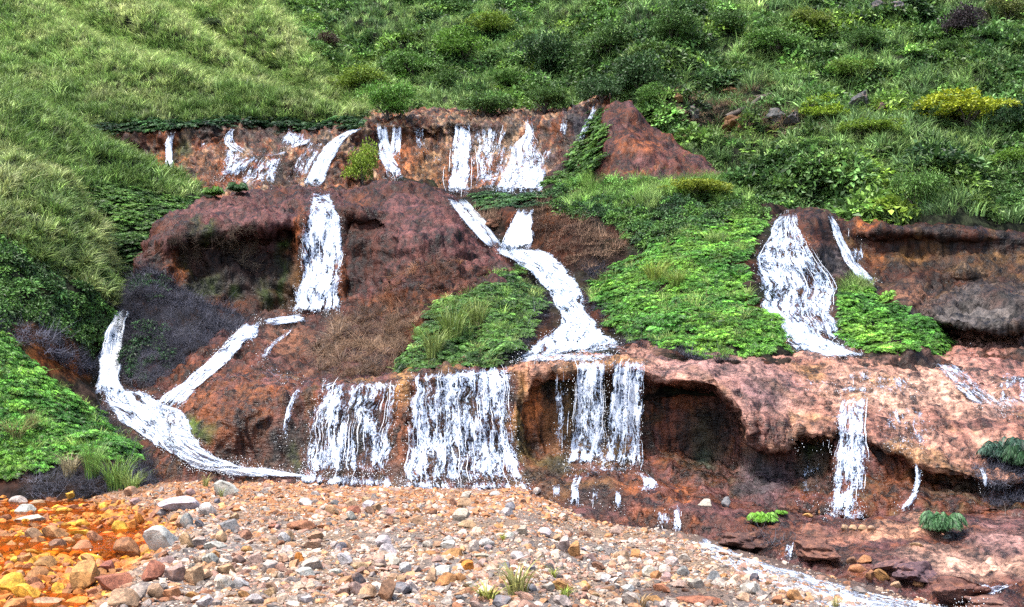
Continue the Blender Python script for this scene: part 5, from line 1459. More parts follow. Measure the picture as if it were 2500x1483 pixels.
# still shallow orange water on the left
def pool(name, poly, z, mat, label, step=0.12):
    pts = at(np.array([p[0] for p in poly], float), np.array([p[1] for p in poly], float), (H - z) * F / (np.array([p[1] for p in poly], float) - VH))
    pl = [tuple(p) for p in pts[:, :2]]
    x0, x1 = min(p[0] for p in pl), max(p[0] for p in pl)
    y0, y1 = min(p[1] for p in pl), max(p[1] for p in pl)
    xs, ys = np.arange(x0, x1, step), np.arange(y0, y1, step)
    X, Y = np.meshgrid(xs, ys)
    Z = z + 0.012 * fbm(np.stack([X, Y, X * 0], -1) * 2.2, 3, 88)
    P = np.stack([X, Y, Z], -1)
    f = grid_faces(*X.shape)
    keep = inpoly(X.ravel()[f].mean(1), Y.ravel()[f].mean(1), pl)
    return put(obj(name, mesh_np(name, P.reshape(-1, 3), f[keep], mat)), 'structure', label)


M_OR = mat_stream('orange_water', (0.22, 0.07, 0.012), clear=0.7)
pool('stream_water', [(-600, 1192), (150, 1200), (330, 1238), (420, 1285), (400, 1320), (310, 1350), (200, 1345), (-600, 1345)], -0.24, M_OR, 'shallow orange stream among ochre stones')
pool('lower_stream_water', [(-600, 1352), (200, 1350), (330, 1352), (330, 1390), (240, 1483), (150, 1650), (-600, 1650)], -0.36, M_OR, 'shallow orange pool in the lower left corner')
W('waterfall', [(246, 264, 1322), (240, 268, 1345), (238, 272, 1368)], 'tiny white spill between the ochre stones of the orange stream', cov=0.15, seed=58, bvh=BVH_G, off=0.06, threads=4)

# ------------------------------------------------------------------ stones
def ico(sub):
    import bmesh
    bm = bmesh.new()
    bmesh.ops.create_icosphere(bm, subdivisions=sub, radius=1.0)
    v = np.array([x.co[:] for x in bm.verts])
    f = np.array([[l.index for l in p.verts] for p in bm.faces])
    bm.free()
    return v, f


def stone_mesh(name, mat, sub, r, cuts=9, rough=0.10, boxy=0.0):
    v, f = ico(sub)
    v = v.copy()
    for _ in range(cuts):                                  # flat broken faces
        n = r.normal(size=3)
        n /= np.linalg.norm(n)
        o = r.uniform(0.38, 0.8)
        d = v @ n - o
        v -= np.maximum(d, 0)[:, None] * n * 0.92
    if boxy:
        v = np.sign(v) * np.abs(v) ** (1 - 0.35 * boxy)
    v *= 1 + rough * fbm(v * 1.8 + r.uniform(0, 50, 3), 3)[:, None]
    lo, hi = v.min(0), v.max(0)
    v = (v - (lo + hi) / 2) / ((hi - lo) / 2)
    me = mesh_np(name, v, f, mat, True)
    me.set_sharp_from_angle(angle=math.radians(24))
    return me


RS = np.random.default_rng(77)
STONES = [stone_mesh('stone', M_STONE_O, 3, RS, RS.integers(11, 17), 0.11, RS.choice([0, 0, 0.6])) for _ in range(14)]
PC['pebble'] = proto('pebble_proto', [stone_mesh('pebble', M_STONE_I, 1, RS, 6, 0.15) for _ in range(8)])
PC['cobble'] = proto('cobble_proto', [stone_mesh('cobble', M_STONE_I, 2, RS, 13, 0.14) for _ in range(10)])
SC = dict(white=(0.38, 0.355, 0.335), pale=(0.33, 0.275, 0.23), tan=(0.31, 0.19, 0.11), ochre=(0.30, 0.145, 0.05), pink=(0.25, 0.165, 0.14), brown=(0.15, 0.075, 0.045), red=(0.20, 0.07, 0.04),
          grey=(0.15, 0.145, 0.15), dark=(0.075, 0.07, 0.075), orange=(0.46, 0.17, 0.025), yellow=(0.56, 0.30, 0.03), rust=(0.26, 0.11, 0.05))
BOULDERS = [stone_mesh('boulder', M_STONE_O, 4, RS, 4, 0.30) for _ in range(4)]
BVH_STONE = bvh_of(['gravel', 'right_bank', 'left_bank'])
placed = []
named_stones = []


def stone(u, v, w, h, col, label, tilt=0.0, bvh=None, var=None, group=None, cat='stone', name='stone', depth=None, r=RS):
    """u, v: middle of the stone in the photo; w, h its size there"""
    b = bvh or BVH_STONE
    y = hit(b, u, v + h * 0.42)
    if y is None: return
    m = y / F
    me = (BOULDERS[int(r.integers(0, 4))] if name == 'boulder' else STONES[int(r.integers(0, len(STONES)))])
    o = obj(name, me)
    c = at(u, v, y + w * m * 0.25)
    o.location = c
    o.scale = (w * m / 2, (depth or (0.45 * w + 0.35 * h)) * m / 2 * 1.2, h * m / 2 * 1.05)
    o.rotation_euler = (r.normal(0, 0.1), tilt, r.normal(0, 0.25))
    cc = np.array(SC[col] if isinstance(col, str) else col) * np.exp(r.normal(0, 0.12)) * np.array([1, *r.uniform(0.93, 1.07, 2)])
    o.color = (*np.clip(cc, 0, 1), 1)
    put(o, None, label, cat, group)
    placed.append((c[0], c[1], w * m))
    if name == 'stone' and group is None: named_stones.append((c[0], c[1], label))
    return o


for row in [
    (393, 1315, 86, 68, 'white', 'large pale boulder with brown stains at the right of the orange stream'),
    (308, 1340, 80, 54, 'rust', 'dark brown squarish boulder left of the large pale boulder'),
    (283, 1421, 98, 48, 'red', 'long cracked red brown boulder at the front of the orange pool'),
    (370, 1396, 60, 54, 'red', 'dark red brown square block below the large pale boulder'),
    (207, 1406, 72, 76, 'ochre', 'tall pointed ochre boulder standing in the orange pool'),
    (25, 1428, 70, 54, 'yellow', 'bright yellow boulder at the left edge of the picture'),
    (64, 1446, 70, 42, 'yellow', 'pitted yellow boulder touching the bright yellow one'),
    (87, 1404, 58, 40, 'ochre', 'angular ochre stone behind the pitted yellow boulder'),
    (110, 1377, 54, 38, 'ochre', 'leaning oval ochre stone left of the orange pool'),
    (302, 1466, 84, 46, 'tan', 'broad tan boulder cut by the bottom of the picture below the red boulder'),
    (381, 1446, 54, 42, 'tan', 'tan boulder right of the long red boulder'),
    (420, 1448, 46, 34, 'rust', 'brown boulder leaning on the tan one near the bottom left'),
    (476, 1404, 50, 60, 'tan', 'triangular tan stone standing on the gravel'),
    (431, 1398, 60, 52, 'pink', 'large smooth pinkish stone behind the triangular one'),
    (134, 1302, 70, 38, 'ochre', 'wide ochre boulder in the middle of the orange stream'),
    (81, 1306, 52, 36, 'tan', 'rounded tan boulder left of the wide ochre one'),
    (193, 1303, 62, 20, 'yellow', 'flat yellow slab in the orange stream'),
    (200, 1279, 36, 24, 'yellow', 'small yellow block upstream of the flat slab'),
    (292, 1289, 40, 34, 'yellow', 'yellow boulder upstream of the dark squarish boulder'),
    (322, 1284, 34, 34, 'orange', 'orange boulder right of the yellow boulder'),
    (252, 1239, 28, 24, 'yellow', 'squat yellow stone near the head of the orange stream'),
    (153, 1248, 38, 18, 'yellow', 'low yellow stone under the dark bank'),
    (280, 1260, 58, 16, 'orange', 'flat orange slab across the orange stream'),
    (338, 1268, 28, 30, 'orange', 'upright orange stone by the right side of the stream'),
    (200, 1340, 50, 36, 'rust', 'rounded brown boulder beside the tiny spill'),
    (137, 1331, 50, 30, 'brown', 'dark brown stone below the wide ochre boulder'),
    (167, 1322, 40, 20, 'ochre', 'flat ochre pebble beside the dark brown stone'),
    (230, 1312, 40, 34, 'rust', 'rusty stone just above the tiny spill'),
    (64, 1366, 44, 34, 'ochre', 'ochre stone at the left of the orange pool'),
    (165, 1347, 36, 22, 'ochre', 'tilted ochre stone at the back of the orange pool'),
    (226, 1448, 28, 26, 'rust', 'small brown stone at the front of the orange pool'),
    (143, 1440, 36, 34, 'yellow', 'yellow wedge of stone in the orange pool'),
    (112, 1474, 80, 28, 'tan', 'tan boulder cut by the bottom of the picture at far left'),
    (260, 1385, 48, 30, 'red', 'red brown stone just behind the long red boulder'),
    (437, 1232, 100, 34, 'white', 'long whitish slab sloping on the gravel'),
    (400, 1252, 34, 18, 'grey', 'grey stone under the end of the long whitish slab'),
    (456, 1275, 42, 44, 'grey', 'round grey boulder right of the large pale boulder'),
    (487, 1280, 24, 22, 'dark', 'small blue grey stone next to the round grey boulder'),
    (505, 1245, 46, 34, 'white', 'chunky white stone right of the long whitish slab'),
    (552, 1196, 62, 46, 'white', 'large rounded whitish boulder beside the grass tufts on the gravel'),
    (322, 1200, 42, 26, 'tan', 'lone tan stone at the foot of the big grass clump'),
    (465, 1203, 32, 20, 'pink', 'pinkish block behind the long whitish slab'),
    (438, 1207, 22, 24, 'rust', 'small rusty block beside the pinkish block'),
    (540, 1312, 36, 32, 'tan', 'round tan stone among grey stones'),
    (560, 1286, 46, 36, 'grey', 'angular grey boulder on the gravel'),
    (455, 1320, 36, 40, 'tan', 'upright tan stone against the large pale boulder'),
    (552, 1390, 48, 32, 'tan', 'blocky yellowish tan stone on the left gravel'),
    (549, 1424, 46, 38, 'pale', 'pale angular stone in the left foreground gravel'),
    (526, 1332, 62, 20, 'white', 'white slab lying flat right of the pale boulder'),
    (515, 1365, 44, 30, 'white', 'bright white stone below the flat white slab'),
    (62, 1246, 50, 24, 'white', 'white stone at the left rim of the orange stream'),
    (45, 1224, 60, 26, 'pale', 'pale slab on the gravel heap at the left edge'),
    (92, 1232, 42, 20, 'tan', 'tan stone on the gravel heap at the left edge'),
    (75, 1268, 84, 24, 'pale', 'long pale stone along the left rim of the orange stream'),
    (732, 1284, 80, 26, 'rust', 'long rust brown slab lying on the pale gravel'),
    (790, 1286, 40, 12, 'rust', 'thin brown slab end to end with the long rust slab'),
    (665, 1286, 26, 16, 'red', 'small dark red block left of the long rust slab'),
    (863, 1247, 36, 22, 'red', 'brick red stone in the middle of the gravel'),
    (902, 1247, 26, 20, 'brown', 'dark brown stone beside the brick red one'),
    (1126, 1258, 46, 34, 'pale', 'pale pyramid shaped stone below the widest curtain'),
    (1132, 1230, 40, 28, 'tan', 'tan stone just behind the pale pyramid'),
    (1140, 1282, 46, 20, 'tan', 'low tan stone in front of the pale pyramid'),
    (947, 1343, 44, 30, 'white', 'round white boulder in the centre of the gravel'),
    (874, 1383, 48, 22, 'tan', 'smooth tan stone left of the round white boulder'),
    (1087, 1416, 52, 36, 'ochre', 'large smooth orange tan stone left of the foreground grass'),
    (1053, 1405, 30, 38, 'tan', 'upright tan stone leaning on the smooth orange one'),
    (1122, 1410, 34, 24, 'ochre', 'ochre stone right of the smooth orange one'),
    (1140, 1382, 30, 30, 'orange', 'bright orange stone above the foreground grass'),
    (1045, 1352, 42, 14, 'ochre', 'flat ochre stone in the centre gravel'),
    (1105, 1350, 60, 22, 'ochre', 'long ochre stone beside the flat ochre one'),
    (874, 1415, 36, 38, 'dark', 'dark grey angular stone in the foreground'),
    (897, 1445, 48, 36, 'tan', 'rounded tan stone below the dark grey one'),
    (947, 1443, 42, 54, 'brown', 'tilted dark brown slab in the foreground'),
    (843, 1440, 42, 34, 'pink', 'pinkish stone left of the rounded tan one'),
    (1000, 1436, 44, 34, 'pale', 'pale pitted stone right of the tilted brown slab'),
    (765, 1330, 46, 28, 'tan', 'tan block beside the ball of dead twigs'),
    (730, 1362, 24, 26, 'orange', 'small orange stone on the pale gravel'),
    (1275, 1296, 30, 26, 'pale', 'pale yellowish stone in the middle gravel'),
    (1177, 1357, 52, 12, 'pale', 'thin flat slab balanced on a pink block'),
    (1180, 1376, 28, 24, 'pink', 'pink block under the thin flat slab'),
    (1155, 1335, 30, 36, 'pale', 'upright pale yellow stone behind the flat slab'),
    (1224, 1470, 48, 34, 'grey', 'blue grey stone under the foreground grass tuft'),
    (1377, 1330, 32, 44, 'pale', 'upright whitish block in the right gravel'),
    (1402, 1343, 32, 42, 'ochre', 'pointed ochre stone beside the upright whitish block'),
    (1520, 1357, 40, 26, 'tan', 'round tan stone on the right gravel'),
    (1671, 1396, 34, 28, 'white', 'round white stone near the white stream'),
    (1698, 1424, 42, 32, 'pale', 'large pale stone near the bottom right gravel'),
    (1478, 1413, 28, 22, 'white', 'white stone at the edge of the dark wet hollow'),
    (1615, 1436, 44, 24, 'rust', 'brown wedge shaped stone in the dark wet hollow'),
    (1533, 1437, 34, 20, 'white', 'white stone with a reddish base in the dark wet hollow'),
    (1626, 1410, 28, 26, 'pink', 'pinkish stone behind the brown wedge'),
    (1337, 1433, 36, 24, 'pale', 'pale stone right of the foreground grass tuft'),
    (1707, 1467, 120, 20, 'red', 'long dark red slab at the bottom of the right gravel'),
    (1833, 1437, 52, 34, 'pale', 'pale yellow boulder beside the white stream'),
    (1842, 1411, 24, 24, 'dark', 'dark stone behind the pale yellow boulder'),
    (1311, 1199, 20, 18, 'pale', 'pale stone at the corner of the widest curtain'),
    (1329, 1300, 36, 22, 'white', 'whitish stone on the slope of the right gravel'),
    (1940, 1455, 40, 30, 'ochre', 'orange brown stone at the right of the white stream'),
    (1898, 1466, 30, 22, 'rust', 'rusty stone left of the orange brown one'),
    (1721, 1229, 36, 22, 'pale', 'pale stone lying on the dark shelf below the cave'),
    (1772, 1227, 22, 26, 'grey', 'round grey stone on the dark shelf below the cave'),
    (2150, 1405, 38, 32, 'ochre', 'smooth orange brown stone in the dark right channel'),
    (2122, 1404, 24, 26, 'rust', 'small brown stone left of the smooth orange brown one'),
    (2092, 1391, 46, 26, 'rust', 'wide brown stone in the dark right channel'),
    (2111, 1366, 36, 22, 'rust', 'brown stone above the wide one in the right channel'),
    (2083, 1369, 30, 20, 'brown', 'dark stone at the top of the heap in the right channel'),
    (2190, 1429, 30, 20, 'tan', 'pale brown stone at the foot of the heap in the right channel'),
    (2242, 1426, 30, 16, 'rust', 'low brown stone under the purple rock at right'),
    (1996, 1363, 20, 14, 'tan', 'small light stone on the brown bank at right'),
    (2237, 1330, 36, 10, 'tan', 'flat stone in front of the round fern bush'),
    (2312, 1311, 24, 14, 'grey', 'grey stone beside the round fern bush'),
    (2002, 1251, 24, 16, 'rust', 'brown stone left of the foot of the upright fall'),
    (1973, 1259, 28, 12, 'ochre', 'flat ochre stone left of the foot of the upright fall'),
]:
    stone(*row)
for k, (u, v) in enumerate([(2060, 1288), (2082, 1289), (2105, 1290), (2127, 1290)]):
    stone(u, v, 20, 14, 'tan', ('leftmost', 'second', 'third', 'rightmost')[k] + ' small tan stone of the row below the upright fall', group='row of stones below the upright fall')
for row in [(1656, 241, 24, 24, 'ochre', 'small ochre rock at the left of the bare patch on the slope'),
            (1660, 285, 32, 40, 'tan', 'tan rock below the small ochre one on the slope'),
            (1692, 280, 28, 36, 'grey', 'dark grey rock beside the tan one on the slope'),
            (1785, 225, 42, 20, 'ochre', 'flat ochre rock under dry grass above the fallen trunk'),
            (1796, 306, 72, 56, 'ochre', 'largest ochre rock below the fallen trunk'),
            (1886, 296, 56, 50, 'grey', 'wide grey rock right of the largest ochre rock'),
            (1935, 296, 44, 44, 'grey', 'dark grey rock at the right end of the bare patch'),
            (2100, 252, 46, 62, 'grey', 'grey brown rock face among grass right of the bare patch'),
            (2152, 266, 30, 34, 'pink', 'brownish rock beside the grey brown rock face'),
            (2148, 20, 46, 34, 'grey', 'left grey rock at the top of the right slope'),
            (2196, 22, 50, 44, 'grey', 'middle and largest grey rock at the top of the right slope'),
            (2228, 26, 24, 28, 'grey', 'right grey rock at the top of the right slope'),
            (1210, 545, 50, 28, 'rust', 'brown rock in the gully left of the small central fall')]:
    row = list(row); stone(*row[:4], np.array(SC[row[4]]) * 0.42, row[5], bvh=BVH_ALL, depth=row[2] * 1.2, name='boulder', cat='boulder')

for row in [(2235, 1398, 120, 56, (0.105, 0.055, 0.06), 'large purple brown rock lump by the right-hand channel'),
            (2178, 1388, 80, 44, (0.11, 0.055, 0.05), 'smaller purple brown lump left of the large one'),
            (2320, 1440, 150, 70, (0.15, 0.065, 0.045), 'broad reddish rock lump at the bottom right'),
            (2420, 1475, 130, 40, (0.12, 0.06, 0.045), 'dark rock hump under the bluish white spill'),
            (1820, 1322, 130, 50, (0.085, 0.04, 0.032), 'dark brown rock block left of the dead scrub heap'),
            (2000, 1345, 120, 56, (0.12, 0.05, 0.035), 'brown rock block right of the small trickle')]:
    stone(*row, name='boulder', cat='boulder', depth=row[2] * 1.3)


def gravel_mask(U, V, P):
    dist, side = linedist(U, V, EDGE)
    s = dist * side
    return (V > 1150) * (U > -150) * (U < 2600) * (V < 1540) * (1 - 0.9 * sstep(0, 25, s)) * (0.3 + 0.7 * sstep(-0.35, 0.2, fbm(P * np.array([0.55, 0.55, 0]), 3, 621)))


def gravel_tint(U, V, P, r):
    n = len(U)
    pal = np.array([SC[k] for k in ('white', 'pale', 'pale', 'tan', 'tan', 'pink', 'white', 'grey', 'brown', 'pink', 'grey')])
    farw = 1 - sstep(1210, 1330, V)
    ix = r.integers(0, len(pal), n)
    t = pal[ix]
    of = (r.uniform(size=n) < 0.55 * farw)
    t = np.where(of[:, None], np.array((0.31, 0.155, 0.075)), t)
    dl, _ = linedist(U, V, STREAM_L + [STREAM_L[0]])
    sl = np.where(inpoly(U, V, STREAM_L), dl, -dl)
    w = sstep(-30, 25, sl)[:, None]
    opal = np.array([SC[k] for k in ('orange', 'yellow', 'ochre', 'rust', 'orange')])[r.integers(0, 5, n)] * 0.8
    t = t * (1 - w) + opal * w
    wet = np.exp(-((U - 1620) / 190) ** 2 - ((V - 1455) / 30) ** 2)[:, None]
    t = t * (1 - 0.7 * wet)
    return t * np.array((1.16, 1.0, 0.86)) * np.exp(r.normal(0, 0.25, n))[:, None]


def loose(name, coll, dens, lo, hi, label, seed):
    r = np.random.default_rng(seed)
    pos, nv, U, V = sample('gravel', gravel_mask, dens, r)
    n = len(pos)
    s = lo + (hi - lo) * r.beta(1.2, 3.2, n)
    s3 = s[:, None] * r.uniform(0.6, 1.3, (n, 3)) * np.array([1, 1, 0.62])
    rot = np.stack([r.normal(0, 0.35, n), r.normal(0, 0.35, n), r.uniform(0, 6.28, n)], -1)
    spread(name, PC[coll], pos, rot, s3, gravel_tint(U, V, pos, r), label, r=r, zoff=0.0)
    return n


loose('gravel_cobbles', 'cobble', 30, 0.04, 0.15, 'countless pale and tan cobbles of the gravel flat', 601)
def stream_mask(U, V, P):
    return inpoly(U, V, STREAM_L) * (U > -150) * (V < 1530) * (0.25 + 0.75 * sstep(-0.2, 0.25, fbm(P * np.array([0.9, 0.9, 0]), 3, 611)))


_gm = gravel_mask
gravel_mask = stream_mask
loose('stream_cobbles', 'cobble', 26, 0.07, 0.24, 'ochre and orange stones packed in the orange stream', 604)
gravel_mask = _gm
loose('gravel', 'pebble', 190, 0.018, 0.045, 'small pebbles filling the gravel flat', 602)

# the largest loose stones of the flat, one by one
rr = np.random.default_rng(603)
NAMES = {'white': 'whitish', 'pale': 'pale', 'tan': 'tan', 'ochre': 'ochre', 'pink': 'pinkish', 'grey': 'grey', 'brown': 'brown'}
import re
CUT = re.compile(r' (?:at|in|on|left|right|below|behind|beside|with|near|lying|sloping|standing|by|under|among|just|cut|touching|leaning|against|above|next|upstream|across|along|balanced|end|alone) ')
used_labels = {}
cnt, tries = 0, 0
while cnt < 165 and tries < 4000:
    tries += 1
    u, v = rr.uniform(-20, 1900), rr.uniform(1195, 1478)
    if float(linedist(np.array([u]), np.array([v]), EDGE)[0][0]) < 14: continue
    if (linedist(np.array([u]), np.array([v]), EDGE)[0] * linedist(np.array([u]), np.array([v]), EDGE)[1])[0] > -8: continue
    y = hit(BVH_STONE, u, v)
    if y is None: continue
    w = rr.uniform(0.14, 0.30) * F / y
    x = (u - 1250) / F * y
    if any((x - p[0]) ** 2 + ((y - p[1]) * 0.6) ** 2 < (0.55 * (w / F * y + p[2])) ** 2 for p in placed): continue
    k = rr.choice(list(NAMES), p=[0.22, 0.22, 0.22, 0.1, 0.1, 0.09, 0.05])
    inside = bool(inpoly(np.array([u]), np.array([v]), STREAM_L)[0])
    col = k if not inside else rr.choice(['orange', 'yellow', 'ochre', 'rust'])
    nm = NAMES[k] if not inside else {'rust': 'rusty'}.get(col, col)
    h = w * rr.uniform(0.5, 0.85)
    near = sorted(named_stones, key=lambda q: (q[0] - x) ** 2 + ((q[1] - y) * 0.7) ** 2)[:4]
    form = 'flat' if h < 0.6 * w else ('chunky' if h > 0.75 * w else 'small' if w / F * y < 0.2 else 'broad')
    for q in near:
        dx, dy = q[0] - x, q[1] - y
        side = ('left of' if dx > 0 else 'right of') if abs(dx) > abs(dy) * 0.7 else ('in front of' if dy > 0 else 'behind')
        short = CUT.split(q[2])[0].strip()
        lab = '%s %s cobble %s the %s' % (form, nm, side, short)
        if lab not in used_labels: break
    grp = None if lab not in used_labels else lab.replace('cobble', 'cobbles')
    used_labels.setdefault(lab, []).append(stone(u, v, w, h, col, lab, tilt=rr.normal(0, 0.2), group=grp, name='cobble', cat='cobble', r=rr))
    if grp:
        for o_ in used_labels[lab]: o_['group'] = grp
    cnt += 1

# ------------------------------------------------------------------ shrubs, tufts and dead wood, one by one
def crown_mesh(name, mat, r, nl, lobes, size, layered):
    C, D = [], []
    for k in range(lobes):
        a = r.uniform(0, 2 * math.pi)
        rad = math.sqrt(r.uniform(0, 1)) * 0.68
        c = np.array([rad * math.cos(a), rad * math.sin(a), r.uniform(0.22, 0.80) * (1.05 - 0.45 * rad)])
        rl = r.uniform(0.24, 0.42)
        m = nl // lobes
        d = r.normal(size=(m, 3))
        d[:, 2] = np.abs(d[:, 2]) * (0.9 if not layered else 0.6) - 0.25
        d /= np.linalg.norm(d, axis=1, keepdims=True)
        C.append(c + d * (rl * r.uniform(0.55, 1.05, m))[:, None] * np.array([1.15, 1.15, 0.34 if layered else 0.62]))
        D.append(d * np.array([1, 1, 0.3]) + r.normal(size=(m, 3)) * 0.4 + np.array([0, 0, 0.05]))
    v, q = leaves(np.concatenate(C), np.concatenate(D), size, r)
    return mesh_np(name, v, q, mat, False)


def tubes(paths, radii, sides=5):
    vs_, qs, c = [], [], 0
    for P, rad in zip(paths, radii):
        P = np.asarray(P, float)
        t = np.gradient(P, axis=0)
        t /= np.linalg.norm(t, axis=1, keepdims=True)
        ref = np.array([0.3, 1.0, 0.2])
        s = np.cross(t, ref); s /= np.linalg.norm(s, axis=1, keepdims=True)
        b = np.cross(t, s)
        an = np.arange(sides) / sides * 2 * math.pi
        ring = P[:, None] + (s[:, None] * np.cos(an)[None, :, None] + b[:, None] * np.sin(an)[None, :, None]) * np.asarray(rad)[:, None, None]
        vs_.append(ring.reshape(-1, 3))
        k = len(P)
        i = np.arange(k - 1)[:, None] * sides + np.arange(sides)[None]
        j = np.arange(k - 1)[:, None] * sides + (np.arange(sides)[None] + 1) % sides
        qs.append(np.stack([i, j, j + sides, i + sides], -1).reshape(-1, 4) + c)
        c += k * sides
    return np.concatenate(vs_), np.concatenate(qs)


def stems_mesh(name, mat, r, n=7, h=0.7, w=0.6):
    paths, radii = [], []
    for k in range(n):
        a = 2 * math.pi * k / n + r.uniform(-.4, .4)
        t = np.linspace(0, 1, 6)
        out = w * r.uniform(0.3, 0.9)
        P = np.stack([np.cos(a) * out * t ** 1.3, np.sin(a) * out * t ** 1.3, -0.08 + h * r.uniform(0.7, 1.1) * t ** 0.8], -1) + np.cumsum(r.normal(0, 0.015, (6, 3)), 0)
        P[0] = (0, 0, -0.1)
        paths.append(P)
        radii.append(0.03 * (1.15 - t))
    v, q = tubes(paths, radii)
    return mesh_np(name, v, q, mat, True)


RC = np.random.default_rng(88)
CROWN = [crown_mesh('crown', M_LEAF_O, RC, 3600, 18, 0.088, False) for _ in range(4)]
CROWN_L = [crown_mesh('crown', M_LEAF_O, RC, 3600, 22, 0.085, True) for _ in range(3)]
STEM = [stems_mesh('stem', M_BARK, RC) for _ in range(3)]
FERNBUSH = [fern_mesh('fronds', M_LEAF_O, 64, 1.0, RC, 24) for _ in range(2)]
TUFT = [grass_mesh('grass_tuft', M_GRASS_O, 150, 1.0, 0.22, 0.9, 0.022, RC, 7) for _ in range(3)]
TUFT_S = [grass_mesh('grass_tuft', M_GRASS_O, 46, 1.0, 0.16, 0.8, 0.045, RC, 6) for _ in range(2)]
TWIGS = [twig_mesh('dead_twigs', M_TWIG_O, 60, 0.9, RC, 0.022) for _ in range(2)]


def shrub(u, v, w, h, col, label, layered=False, bvh=None, name='shrub', cat='shrub', group=None):
    """u, v: foot of the shrub in the photo; w, h its size there"""
    y = hit(bvh or BVH_ALL, u, v)
    if y is None: return
    m = y / F
    e = bpy.data.objects.new(name, None)
    COL.objects.link(e)
    e.location = at(u, v, y)
    e.scale = (w * m / 2, w * m / 2 * 0.85, h * m)
    e.rotation_euler = (0, 0, RC.uniform(0, 6.28))
    put(e, None, label, cat, group)
    cr = obj('crown', (CROWN_L if layered else CROWN)[RC.integers(0, 3)], e)
    cr.color = (*col, 1)
    st = obj('stem', STEM[RC.integers(0, 3)], e)
    return e


G1, G2, YG, DK = (0.085, 0.17, 0.035), (0.065, 0.125, 0.032), (0.16, 0.23, 0.035), (0.042, 0.085, 0.028)
for row in [
    (945, 290, 170, 100, (0.10, 0.22, 0.035), 'big rounded light green bush on the brow above the twin fall'),
    (870, 232, 180, 70, YG, 'low yellow green bush at the foot of the grassy slope'),
    (1130, 150, 190, 90, (0.11, 0.21, 0.035), 'bright green shrub high in the middle of the hillside'),
    (1200, 90, 150, 60, YG, 'yellowish shrub at the top of the middle hillside'),
    (1010, 190, 160, 80, G1, 'green shrub above the big rounded light green bush'),
    (1090, 230, 120, 60, G2, 'dull green shrub left of the middle hollow'),
    (1330, 190, 190, 120, DK, 'large dark bush with bare branches in the middle of the hillside'),
    (1480, 150, 170, 100, G2, 'dense green shrub at the crest of the spur'),
    (1570, 230, 190, 110, DK, 'broad dark shrub on the flank of the spur'),
    (1640, 110, 170, 90, G2, 'green shrub high on the spur'),
    (1470, 250, 150, 80, DK, 'dark shrub just above the highest thin strand'),
    (1330, 270, 160, 60, G2, 'low green shrub above the big upper fan'),
    (1180, 285, 170, 60, G2, 'low green shrub above the tall white column'),
    (1230, 215, 100, 50, G1, 'small fresh green shrub in the middle hollow'),
    (785, 125, 90, 50, (0.06, 0.035, 0.025), 'small dark brown bush beside the grassy ridge'),
    (505, 78, 80, 36, (0.05, 0.075, 0.03), 'dark low shrub alone high on the grassy slope'),
    (548, 178, 34, 20, (0.03, 0.05, 0.02), 'tiny dark shrub lower on the grassy slope'),
    (1600, 255, 120, 55, G1, 'green shrub above the reddish mound'),
    (1760, 90, 150, 70, G2, 'green shrub near the top of the right slope'),
    (1900, 130, 170, 70, G1, 'light green shrub in the upper right slope'),
    (1980, 70, 120, 60, (0.13, 0.17, 0.03), 'olive shrub left of the grey rocks at the top'),
    (2100, 130, 150, 60, G2, 'green shrub below the grey rocks at the top'),
    (2350, 95, 150, 100, (0.035, 0.026, 0.028), 'dark purple brown bush near the top right corner'),
    (2460, 60, 120, 80, (0.10, 0.12, 0.03), 'olive bush in the top right corner'),
    (2300, 150, 140, 50, G2, 'green shrub below the dark purple brown bush'),
    (2080, 190, 130, 50, (0.13, 0.21, 0.035), 'light shrub in the middle of the right slope'),
    (2240, 525, 150, 130, G1, 'upright dark footed shrub above the right-hand cliff'),
    (2420, 500, 150, 60, G2, 'green shrub at the right edge above the cliff'),
]:
    shrub(*row)
for row in [
    (2360, 310, 260, 110, (0.26, 0.30, 0.02), 'wide bright yellow green layered bush at the right edge of the slope'),
    (2015, 300, 140, 80, (0.18, 0.27, 0.02), 'yellow green layered bush right of the bare patch'),
    (2120, 335, 190, 55, (0.15, 0.23, 0.03), 'low yellowish layered bush below the grey brown rock face'),
    (2470, 330, 120, 110, (0.03, 0.07, 0.025), 'dark layered shrub behind the wide yellow green bush'),
    (2460, 415, 150, 60, (0.12, 0.22, 0.03), 'light green layered shrub at the right edge of the slope'),
    (1700, 480, 200, 55, (0.20, 0.24, 0.03), 'yellow green layered bush below the reddish mound'),
]:
    shrub(*row, layered=True)
# shrub that grows from the face of the upper cliff
shrub(884, 452, 90, 120, (0.20, 0.28, 0.03), 'yellow topped bush with bare grey stems on the upper cliff')
# fern bushes
def fernbush(u, v, w, h, col, label, bvh=None):
    y = hit(bvh or BVH_ALL, u, v)
    m = y / F
    o = obj('fern', FERNBUSH[RC.integers(0, 2)])
    o.location = at(u, v, y)
    o.scale = (w * m / 2 / 0.95, w * m / 2 / 0.95, h * m / 0.42)
    o.rotation_euler = (0, 0, RC.uniform(0, 6.28))
    o.color = (*col, 1)
    put(o, None, label, 'fern')
    return o


fernbush(2300, 1306, 120, 66, (0.05, 0.12, 0.045), 'round dark green fern bush on the rock shelf at the right')
fernbush(1862, 1280, 80, 34, (0.13, 0.30, 0.03), 'bright green fern sprig on top of the dead scrub heap')
fernbush(1908, 1258, 34, 14, (0.13, 0.30, 0.03), 'tiny bright fern behind the dead scrub heap')
fernbush(2450, 1130, 130, 70, (0.03, 0.07, 0.045), 'dark fern hanging at the right edge of the lower ledge')
fernbush(2500, 1150, 120, 80, (0.03, 0.075, 0.03), 'dark green fern cut by the right edge of the picture')
fernbush(520, 480, 60, 26, (0.09, 0.2, 0.03), 'small light fern left of the middle mound top')
fernbush(580, 472, 60, 30, (0.04, 0.1, 0.03), 'dark fern on the left brow of the middle mound')


